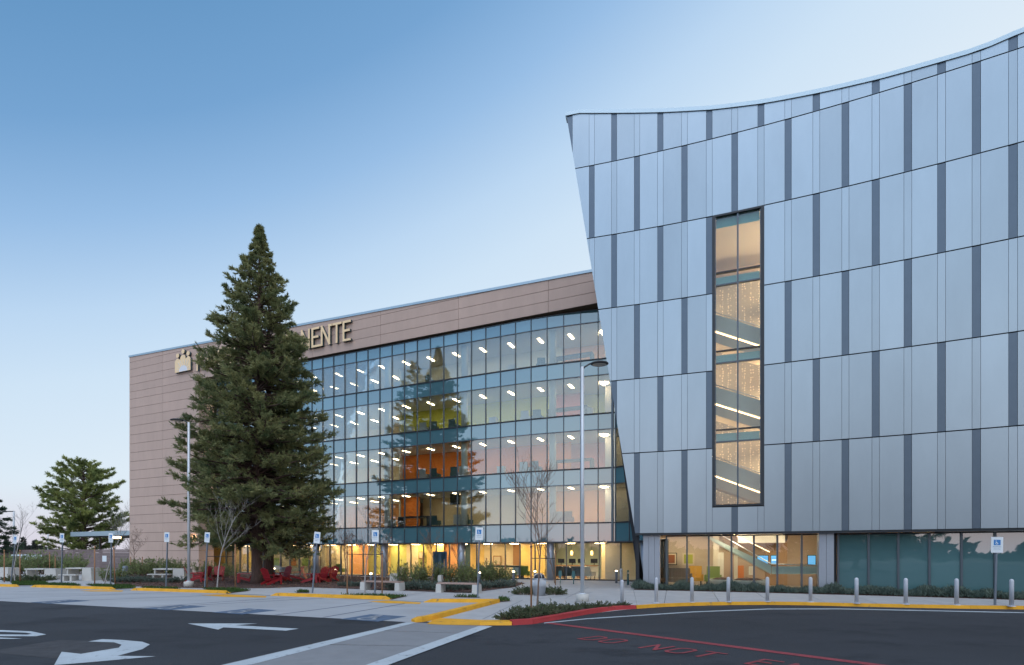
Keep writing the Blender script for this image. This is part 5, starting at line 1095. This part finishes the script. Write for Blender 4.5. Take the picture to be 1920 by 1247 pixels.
# ------------------------------------------------------------------ fence, canopy, van
FN = thing('slat_fence', 'long fence of horizontal grey-brown slats left of the tan building', 'fence', C0-TE*13); FL = 34.; ft = H+.43
for k in range(12):
    for j in range(6):
        z = ft-.2*k; a, b = -.25-FL*j/6, -.25-FL*(j+1)/6; q = MB(); q.hexa([TP(b+.006, .30, z-.175), TP(a-.006, .30, z-.175), TP(a-.006, .34, z-.175), TP(b+.006, .34, z-.175)], [TP(b+.006, .30, z), TP(a-.006, .30, z), TP(a-.006, .34, z), TP(b+.006, .34, z)]); q.build('slat', M['fence_wood'], FN, True)
for j in range(7):
    a = -.3-(FL-.2)*j/6; q = MB(); q.hexa([TP(a-.06, .345, 0), TP(a+.06, .345, 0), TP(a+.06, .46, 0), TP(a-.06, .46, 0)], [TP(a-.06, .345, ft+.0), TP(a+.06, .345, ft+.0), TP(a+.06, .46, ft+.0), TP(a-.06, .46, ft+.0)]); q.build('post', M['fence_wood'], FN, True)
q = MB(); a = -5.2; q.hexa([TP(a-.4, .27, 1.1), TP(a+.4, .27, 1.1), TP(a+.4, .296, 1.1), TP(a-.4, .296, 1.1)], [TP(a-.4, .27, 1.8), TP(a+.4, .27, 1.8), TP(a+.4, .296, 1.8), TP(a-.4, .296, 1.8)]); q.build('notice_board', M['sign_white'], FN, True)
CN = thing('canopy', 'flat grey canopy on thin posts with two warm lamps, left of the tan wall', 'canopy', C0-TE*4+TN*3); cz0, cz1 = H+2.15, H+2.72
def cbox(name, m, t0, t1, d0, d1, z0, z1, par): q = MB(); q.hexa([TP(t0, d0, z0), TP(t1, d0, z0), TP(t1, d1, z0), TP(t0, d1, z0)], [TP(t0, d0, z1), TP(t1, d0, z1), TP(t1, d1, z1), TP(t0, d1, z1)]); return q.build(name, m, par, True)
cbox('roof_slab', M['coping'], -15.5, -.25, 2.0, 9, cz0, cz1, CN); cbox('underside', M['dark_bar'], -15.3, -.3, 2.2, 8.8, cz0-.05, cz0-.004, CN)
for t_ in (-11.5, -.6): cbox('post', M['dark_metal'], t_-.1, t_+.1, 3.2, 3.4, 0, cz0-.052, CN)
emit('canopy_lamp', (1, .66, .32), 14)
for t_ in (-8.6, -1.7): cbox('lamp', M['canopy_lamp'], t_-.35, t_+.35, 3.2, 3.9, cz0-.30, cz0-.055, CN)
VB = P(54, 1037, 63); t = thing('parked_van', 'pale blue-white van half hidden behind the shrubs by the fence', 'van', (VB.x, 63, 0), -.41)
q = MB(); q.hexa([(-2.4, -.95, .35), (2.4, -.95, .35), (2.4, .95, .35), (-2.4, .95, .35)], [(-2.4, -.95, 1.0), (2.4, -.95, 1.0), (2.4, .95, 1.0), (-2.4, .95, 1.0)]); q.hexa([(-2.35, -.93, 1.0), (1.75, -.93, 1.0), (1.75, .93, 1.0), (-2.35, .93, 1.0)], [(-2.05, -.78, 1.95), (.9, -.78, 1.95), (.9, .78, 1.95), (-2.05, .78, 1.95)]); q.build('body', M['van_white'], t)
for x0, x1 in ((-2.0, -1.0), (-.95, .1), (.15, 1.2)): q = MB(); q.hexa([(x0, -.945, 1.08), (x1, -.945, 1.08), (x1, -.90, 1.08), (x0, -.90, 1.08)], [(x0+.1, -.815, 1.78), (x1-.1-(.2 if x1 > 1 else 0), -.815, 1.78), (x1-.1-(.2 if x1 > 1 else 0), -.78, 1.78), (x0+.1, -.78, 1.78)]); q.build('window', M['dark_bar'], t)
for x in (-1.5, 1.5):
    for y in (-.95, .95): q = MB(); q.tube([(x, y-.11, .34), (x, y+.11, .34)], .34, 16); w_ = q.build('wheel', M['tyre'], t); q = MB(); q.tube([(x, y-.125, .34), (x, y+.125, .34)], .19, 12); q.build('rim', M['steel'], w_)
# ================================================================== FURNITURE SEEN THROUGH THE GLASS
mat('seat_teal', (.07, .15, .17), .7); mat('seat_grey', (.10, .11, .12), .7); mat('seat_white', (.6, .62, .62), .5); mat('seat_green', (.20, .26, .06), .7); mat('seat_gold', (.55, .30, .03), .7); mat('screen_black', (.01, .011, .013), .2); mat('table_dark', (.07, .09, .11), .5)
TREES = {}
def armchair(m, label, group):
    t = thing('armchair', label, 'chair', (0, 0, 0), 0, group)
    q = MB(); q.box((0, 0, .36), (.66, .66, .2)); q.build('seat', m, t); q = MB(); q.box((0, .32, .66), (.66, .12, .78), M=Matrix.Rotation(math.radians(-8), 3, 'X')); q.build('backrest', m, t)
    for s in (-1, 1):
        q = MB(); q.box((s*.38, 0, .44), (.08, .62, .34)); q.build('armrest', m, t)
        for y in (-.26, .26): q = MB(); q.tube([(s*.3, y, 0), (s*.3, y, .26)], .025, 6); q.build('leg', M['dark_metal'], t)
    TREES[t] = [(c, []) for c in kids(t)]; return t
def htable(m, label, group, L_=3.2, h=1.05):
    t = thing('high_table', label, 'table', (0, 0, 0), 0, group)
    q = MB(); q.box((0, 0, h-.07), (L_, .7, .14)); q.build('table_top', m, t)
    for s in (-1, 1): q = MB(); q.box((s*(L_/2-.09), 0, (h-.14)/2), (.18, .66, h-.145)); q.build('leg', m, t)
    TREES[t] = [(c, []) for c in kids(t)]; return t
def cab(m, label, group, h=.8):
    t = thing('side_cabinet', label, 'cabinet', (0, 0, 0), 0, group); q = MB(); q.box((0, 0, h/2), (.6, .45, h)); q.build('carcass', m, t); q = MB(); q.box((0, 0, h+.012), (.64, .49, .022)); q.build('top', m, t); TREES[t] = [(c, []) for c in kids(t)]; return t
protos = {}
FL_ = ['second', 'third', 'fourth', 'fifth']; TA = math.atan2(TE.y, TE.x)
def put(kind, m, px, d, fl, rot, label, group):
    x = XB(px, d); z = .032 if fl < 0 else ZT(vis[fl][0])-.058; p = ip(x, d, z); key = (kind, m)
    if key not in protos: protos[key] = {'chair': armchair, 'table': htable, 'cab': cab}[kind](M[m], label, group); o = protos[key]; o.location = p; o.rotation_euler = (0, 0, TA+math.radians(rot))
    else: dup(protos[key], p, TA+math.radians(rot), label, group, tree=TREES[protos[key]])
gch = 'armchairs by the upper windows'
for px, fl, m, rot, lb in ((808, 3, 'seat_teal', 150, 'dim armchair on the top floor beside the middle white column'), (1015, 3, 'seat_teal', 200, 'dim armchair on the top floor left of the right white column'), (700, 3, 'seat_teal', 180, 'dim armchair on the top floor near the left white column'),
                           (797, 2, 'seat_white', 180, 'pale armchair on the fourth floor seen in the lime room'), (814, 2, 'seat_teal', 200, 'dark armchair on the fourth floor left of the middle column'), (852, 2, 'seat_teal', 170, 'dark armchair on the fourth floor right of the middle column'), (1008, 2, 'seat_teal', 190, 'dark armchair on the fourth floor left of the right column'), (987, 2, 'seat_white', 180, 'small pale armchair on the fourth floor, right half'),
                           (816, 1, 'seat_teal', 180, 'dark green armchair against the orange wall left of the middle column'), (855, 1, 'seat_teal', 185, 'dark green armchair against the orange wall right of the middle column'), (797, 1, 'seat_white', 170, 'pale armchair in the orange room, left'), (870, 1, 'seat_white', 190, 'pale armchair in the orange room, right'), (1005, 1, 'seat_teal', 180, 'dim armchair on the third floor by the right column'), (985, 1, 'seat_white', 180, 'pale armchair on the third floor right half'),
                           (816, 0, 'seat_teal', 185, 'dark armchair on the second floor left of the middle column'), (876, 0, 'seat_teal', 175, 'dark armchair on the second floor under the black screen'), (861, 0, 'seat_white', 180, 'pale armchair on the second floor right of the middle column'), (1066, 0, 'seat_teal', 190, 'dark armchair in the peach room behind the bare tree'), (1050, 0, 'seat_white', 180, 'pale armchair in the peach room by the right column')):
    put('chair', m, px, 1.4, fl, rot, lb, gch)
for px, fl, lb in ((1075, 3, 'dark high table on the top floor beside the right column'), (1066, 2, 'dark high table on the fourth floor before the rose mural'), (1075, 1, 'dark high table on the third floor near the silver wing'), (778, 0, 'dark high table on the second floor beside the orange wall')): put('table', 'table_dark', px, 1.5, fl, 0, lb, 'high tables by the upper windows')
for px, fl, lb in ((748, 3, 'low pale cabinet on the top floor, left half'), (960, 3, 'low pale cabinet on the top floor, right half'), (770, 2, 'low pale cabinet on the fourth floor by the lime wall'), (925, 2, 'low pale cabinet on the fourth floor, right half'), (940, 1, 'low pale cabinet on the third floor'), (1104, 2, 'pale round-topped cabinet on the fourth floor near the silver wing'), (705, 1, 'low pale cabinet on the third floor, left half'), (735, 0, 'low pale cabinet on the second floor, left half')): put('cab', 'seat_white', px, 1.2, fl, 0, lb, 'cabinets by the upper windows')
def panel_thing(name, label, cat, px0, px1, py0, py1, d, layers, fr=None, group=None):
    x0, x1 = XB(px0, d), XB(px1, d); Y = (ZI(x0)+ZI(x1))/2+d; z0, z1 = H+(HY-py1)/FP*Y, H+(HY-py0)/FP*Y; a, b = ip(x0, d), ip(x1, d); t = thing(name, label, cat, (a+b)/2+Vector((0, 0, z0)), math.atan2((b-a).y, (b-a).x), group); w = (b-a).length; h = z1-z0
    for k, (nm, m, ins, y) in enumerate(layers): q = MB(); q.box((0, y, h/2), (w-2*ins, .03, h-2*ins)); q.build(nm, M[m], t)
    return t
panel_thing('wall_screen', 'black screen hanging near the middle column on the second floor', 'screen', 844, 862, 926, 946, 2.0, [('casing', 'dark_metal', 0, 0), ('display', 'screen_black', .05, -.031)])
mat('art_orange', (.65, .22, .05), .7); mat('art_green', (.35, .45, .10), .7); mat('art_blue', (.25, .40, .45), .7); mat('art_dark', (.28, .09, .03), .7); mat('art_lime', (.38, .40, .06), .7); mat('frame_cream', (.66, .56, .40), .6)
for px0, px1, c, lb in ((545, 556, 'art_orange', 'orange poster seen through the ground floor glass behind the lone red chair'), (566, 580, 'art_green', 'green poster left of the leaning sign, in the ground floor room'), (586, 599, 'art_blue', 'pale blue poster right of the leaning sign, in the ground floor room'), (512, 524, 'art_green', 'green poster just right of the redwood trunks')):
    panel_thing('poster', lb, 'poster', px0, px1, 1045, 1062, 3.0, [('backing', 'frame_cream', 0, 0), ('print', c, .06, -.031)], group='posters in the ground floor room')
panel_thing('picture', 'framed picture in the cream room behind the yellow one', 'picture', 925, 940, 1042, 1060, 5.2, [('frame', 'wood_panel', 0, 0), ('print', 'frame_cream', .08, -.031)])
panel_thing('picture', 'brown framed picture on the yellow-green wall left of the blue door', 'picture', 785, 795, 1034, 1048, 4.0, [('frame', 'wood_panel', 0, 0), ('print', 'frame_cream', .08, -.031)])
x = XB(722, 3.9); p = ip(x, 3.9, H-.25); t = thing('wall_disc', 'round orange disc hanging in the green and yellow room', 'wall art', p, TA); q = MB(); q.lathe([(.001, -.04), (.36, -.04), (.40, 0), (.36, .04), (.001, .04)], (0, 0, 0), 24); o = q.build('disc', M['art_orange'], t); o.rotation_euler = (math.radians(90), 0, 0)
q = MB(); q.lathe([(.401, -.015), (.42, -.015), (.42, .015), (.401, .015)], (0, 0, 0), 24); o = q.build('rim', M['wood_panel'], t); o.rotation_euler = (math.radians(90), 0, 0)
# reception
xr0, xr1 = XB(1042, 4.6), XB(1122, 4.6); a, b = ip(xr0, 4.6), ip(xr1, 4.6); w = (b-a).length; t = thing('reception_desk', 'long wood and cream reception desk before the tiled teal wall', 'desk', (a+b)/2+Vector((0, 0, .032)), math.atan2((b-a).y, (b-a).x))
q = MB(); q.box((0, 0, 1.03), (w, .8, .06)); q.build('counter_top', M['wood_panel'], t)
for k in range(4): q = MB(); q.box((-w/2+w*(k+.5)/4, -.2, .5), (w/4-.03, .06, .98)); q.build('front_panel', M['wood_panel'] if k in (0, 2) else M['seat_white'], t)
for k, px in enumerate((1052, 1073, 1090, 1114)):
    x = XB(px, 4.75); p = ip(x, 4.75, 1.1); t = thing('monitor', ('leftmost', 'second', 'third', 'rightmost')[k]+' dark monitor from the left on the reception desk', 'monitor', p, TA, 'monitors on the reception desk'); q = MB(); q.box((0, 0, .36), (.58, .05, .36)); q.build('screen', M['screen_black'], t); q = MB(); q.box((0, .03, .09), (.06, .05, .18)); q.box((0, .03, .006), (.24, .18, .012)); q.build('stand', M['dark_metal'], t)
for px, lb in ((1071.8, 'left amber pendant lamp above the reception desk'), (1109.4, 'right amber pendant lamp above the reception desk')):
    x = XB(px, 4.4); p = ip(x, 4.4, 1.95); t = thing('pendant_lamp', lb, 'lamp', p, 0, 'pendant lamps over the reception'); q = MB(); q.lathe([(.09, 0), (.11, .12), (.1, .3), (.03, .36)], (0, 0, 0), 12); q.build('shade', emit('pendant_glow', (1, .55, .15), 6), t); q = MB(); q.tube([(0, 0, .36), (0, 0, .98)], .012, 5); q.build('cord', M['dark_metal'], t)
xt0, xt1 = XB(1040, 6.35), XB(1128, 6.35)
for k in range(24):                       # tiles of the reception wall
    for j in range(7):
        u0, u1 = xt0+(xt1-xt0)*k/24, xt0+(xt1-xt0)*(k+1)/24; q = MB(); e = .008
        z0, z1 = .05+2.4*j/7+e, .05+2.4*(j+1)/7-e; v = [ip(u0+e, 6.42), ip(u1-e, 6.42), ip(u1-e, 6.47), ip(u0+e, 6.47)]; q.hexa([p+Vector((0, 0, z0)) for p in v], [p+Vector((0, 0, z1)) for p in v]); q.build('tile', M['wall_teal'], TB, True)
gg = 'chairs in the ground floor rooms'
for px, m, d, rot, lb in ((1051, 'seat_grey', 1.9, 180, 'left dark armchair before the reception desk'), (1067, 'seat_grey', 1.9, 180, 'middle dark armchair before the reception desk'), (1083, 'seat_grey', 1.9, 180, 'right dark armchair before the reception desk'), (1105, 'seat_white', 2.2, 160, 'pale armchair before the cream end of the reception desk'), (905, 'seat_grey', 1.8, 170, 'dark armchair behind the shrubs in the yellow room'), (986, 'seat_green', 1.8, 180, 'green armchair against the deep yellow wall'), (972, 'seat_white', 2.0, 180, 'pale armchair by the wood panel'), (640, 'seat_green', 1.8, 180, 'green armchair behind the dark bare tree')): put('chair', m, px, d, -1, rot, lb, gg)
put('table', 'table_dark', 946, 1.9, -1, 0, 'dark long table in the cream ground floor room', 'ground floor tables')
put('cab', 'seat_white', 752, 2.2, -1, 0, 'pale cabinet in the green ground floor room', 'ground floor cabinets'); put('cab', 'seat_white', 590, 1.9, -1, 0, 'pale cabinet under the posters', 'ground floor cabinets')
# ------------------------------------------------------------------ lobby of the silver wing
def lob_panel(name, label, cat, px0, px1, py0, py1, off, layers, group=None):
    a, b = spx(px0, py1, off), spx(px1, py1, off); h = (py1-py0)/FP*a.y; t = thing(name, label, cat, (a+b)/2, math.atan2((b-a).y, (b-a).x), group); w = (b-a).length
    for nm, m, ins, y in layers: q = MB(); q.box((0, y, h/2), (w-2*ins, .03, h-2*ins)); q.build(nm, M[m], t)
    return t
lob_panel('picture', 'framed red-brown picture on the lobby wall, left', 'picture', 1244.5, 1269.5, 1036.5, 1059.5, LB-.3, [('frame', 'dark_metal', 0, 0), ('mount', 'frame_cream', .05, -.031), ('print', 'art_dark', .14, -.062)], 'pictures in the lobby')
lob_panel('picture', 'framed green picture on the lobby wall, right', 'picture', 1279.5, 1302, 1037, 1059.5, LB-.3, [('frame', 'frame_cream', 0, 0), ('print', 'art_lime', .1, -.031)], 'pictures in the lobby')
m = emit('screen_blue', (.10, .36, .75), .8); m = emit('screen_white', (.7, .85, 1.0), 1.0)
lob_panel('wall_screen', 'bright blue wall screen above the stair foot, left one', 'screen', 1420, 1440, 1042, 1057, LB-.55, [('casing', 'dark_metal', -.04, .03), ('display', 'screen_blue', 0, -.001)], 'blue screens in the lobby')
lob_panel('wall_screen', 'blue and white wall screen right of the bright blue one', 'screen', 1446, 1457.5, 1042, 1058, LB-.55, [('casing', 'dark_metal', -.04, .03), ('display', 'screen_blue', 0, -.001), ('headline', 'screen_white', .3, -.032)], 'blue screens in the lobby')
lob_panel('wall_screen', 'tall blue screen at the right end of the lobby', 'screen', 1515, 1529, 1042, 1059, LB-.6, [('casing', 'dark_metal', -.04, .03), ('display', 'screen_blue', 0, -.001)], 'blue screens in the lobby')
lob_panel('notice_board', 'tall cream notice board on the lobby wall left of the stair', 'notice board', 1346, 1357, 1036, 1082, LB-.95, [('board', 'notice_white', 0, 0), ('sheet', 'frame_cream', .18, -.031)])
lob_panel('notice_board', 'small white notice board beside the orange lobby wall', 'notice board', 1404, 1412, 1062, 1078, LB-2.0, [('board', 'notice_white', 0, 0), ('sheet', 'frame_cream', .1, -.031)])
p = spx(1262, 1098, 5.0); p.z = .1; t = thing('sofa', 'striped grey-brown sofa under the framed pictures in the lobby', 'sofa', p, math.atan2(-.4, .92)); mat('sofa_stripe', (.16, .13, .11), .8)
q = MB(); q.box((0, 0, .34), (2.0, .8, .26)); q.build('seat', M['sofa_stripe'], t)
for k in range(8): q = MB(); q.box((-.87+.248*k, .36, .72), (.235, .16, .7)); q.build('back_cushion', M['sofa_stripe'], t)
for s in (-1, 1):
    q = MB(); q.box((s*1.06, 0, .5), (.12, .8, .5)); q.build('armrest', M['sofa_stripe'], t)
    for y in (-.3, .3): q = MB(); q.box((s*.9, y, .105), (.06, .06, .205)); q.build('leg', M['dark_metal'], t)
for px, m, off, lb in ((1303, 'seat_gold', 5.2, 'gold armchair in the lobby right of the sofa'), (1337, 'seat_green', 4.6, 'olive green high-backed armchair in the lobby')):
    a = spx(px, 1090, off); a.z = .1
    key = ('chair', m)
    if key in protos: o = dup(protos[key], a, -.4, lb, 'armchairs in the lobby', 1.15, tree=TREES[protos[key]])
    else: o = armchair(M[m], lb, 'armchairs in the lobby'); o.location = a; o.rotation_euler = (0, 0, -.4); o.scale = (1.15,)*3
for px, r, lb in ((1354, .75, 'smaller round concrete planter bowl in the lobby'), (1402, 1.05, 'larger round concrete planter bowl in the lobby')):
    a = spx(px, 1095, 2.2); a.z = .1; t = thing('planter_bowl', lb, 'planter', a, 0, 'planter bowls in the lobby'); q = MB(); q.lathe([(r*.6, 0), (r*.85, .2), (r, .55), (r*.94, .55), (r*.8, .4)], (0, 0, 0), 24); q.build('bowl', M['precast'], t); q = MB(); q.lathe([(r*.9, .47), (r*.5, .62), (.001, .66)], (0, 0, 0), 20); q.build('soil', M['mulch'], t)
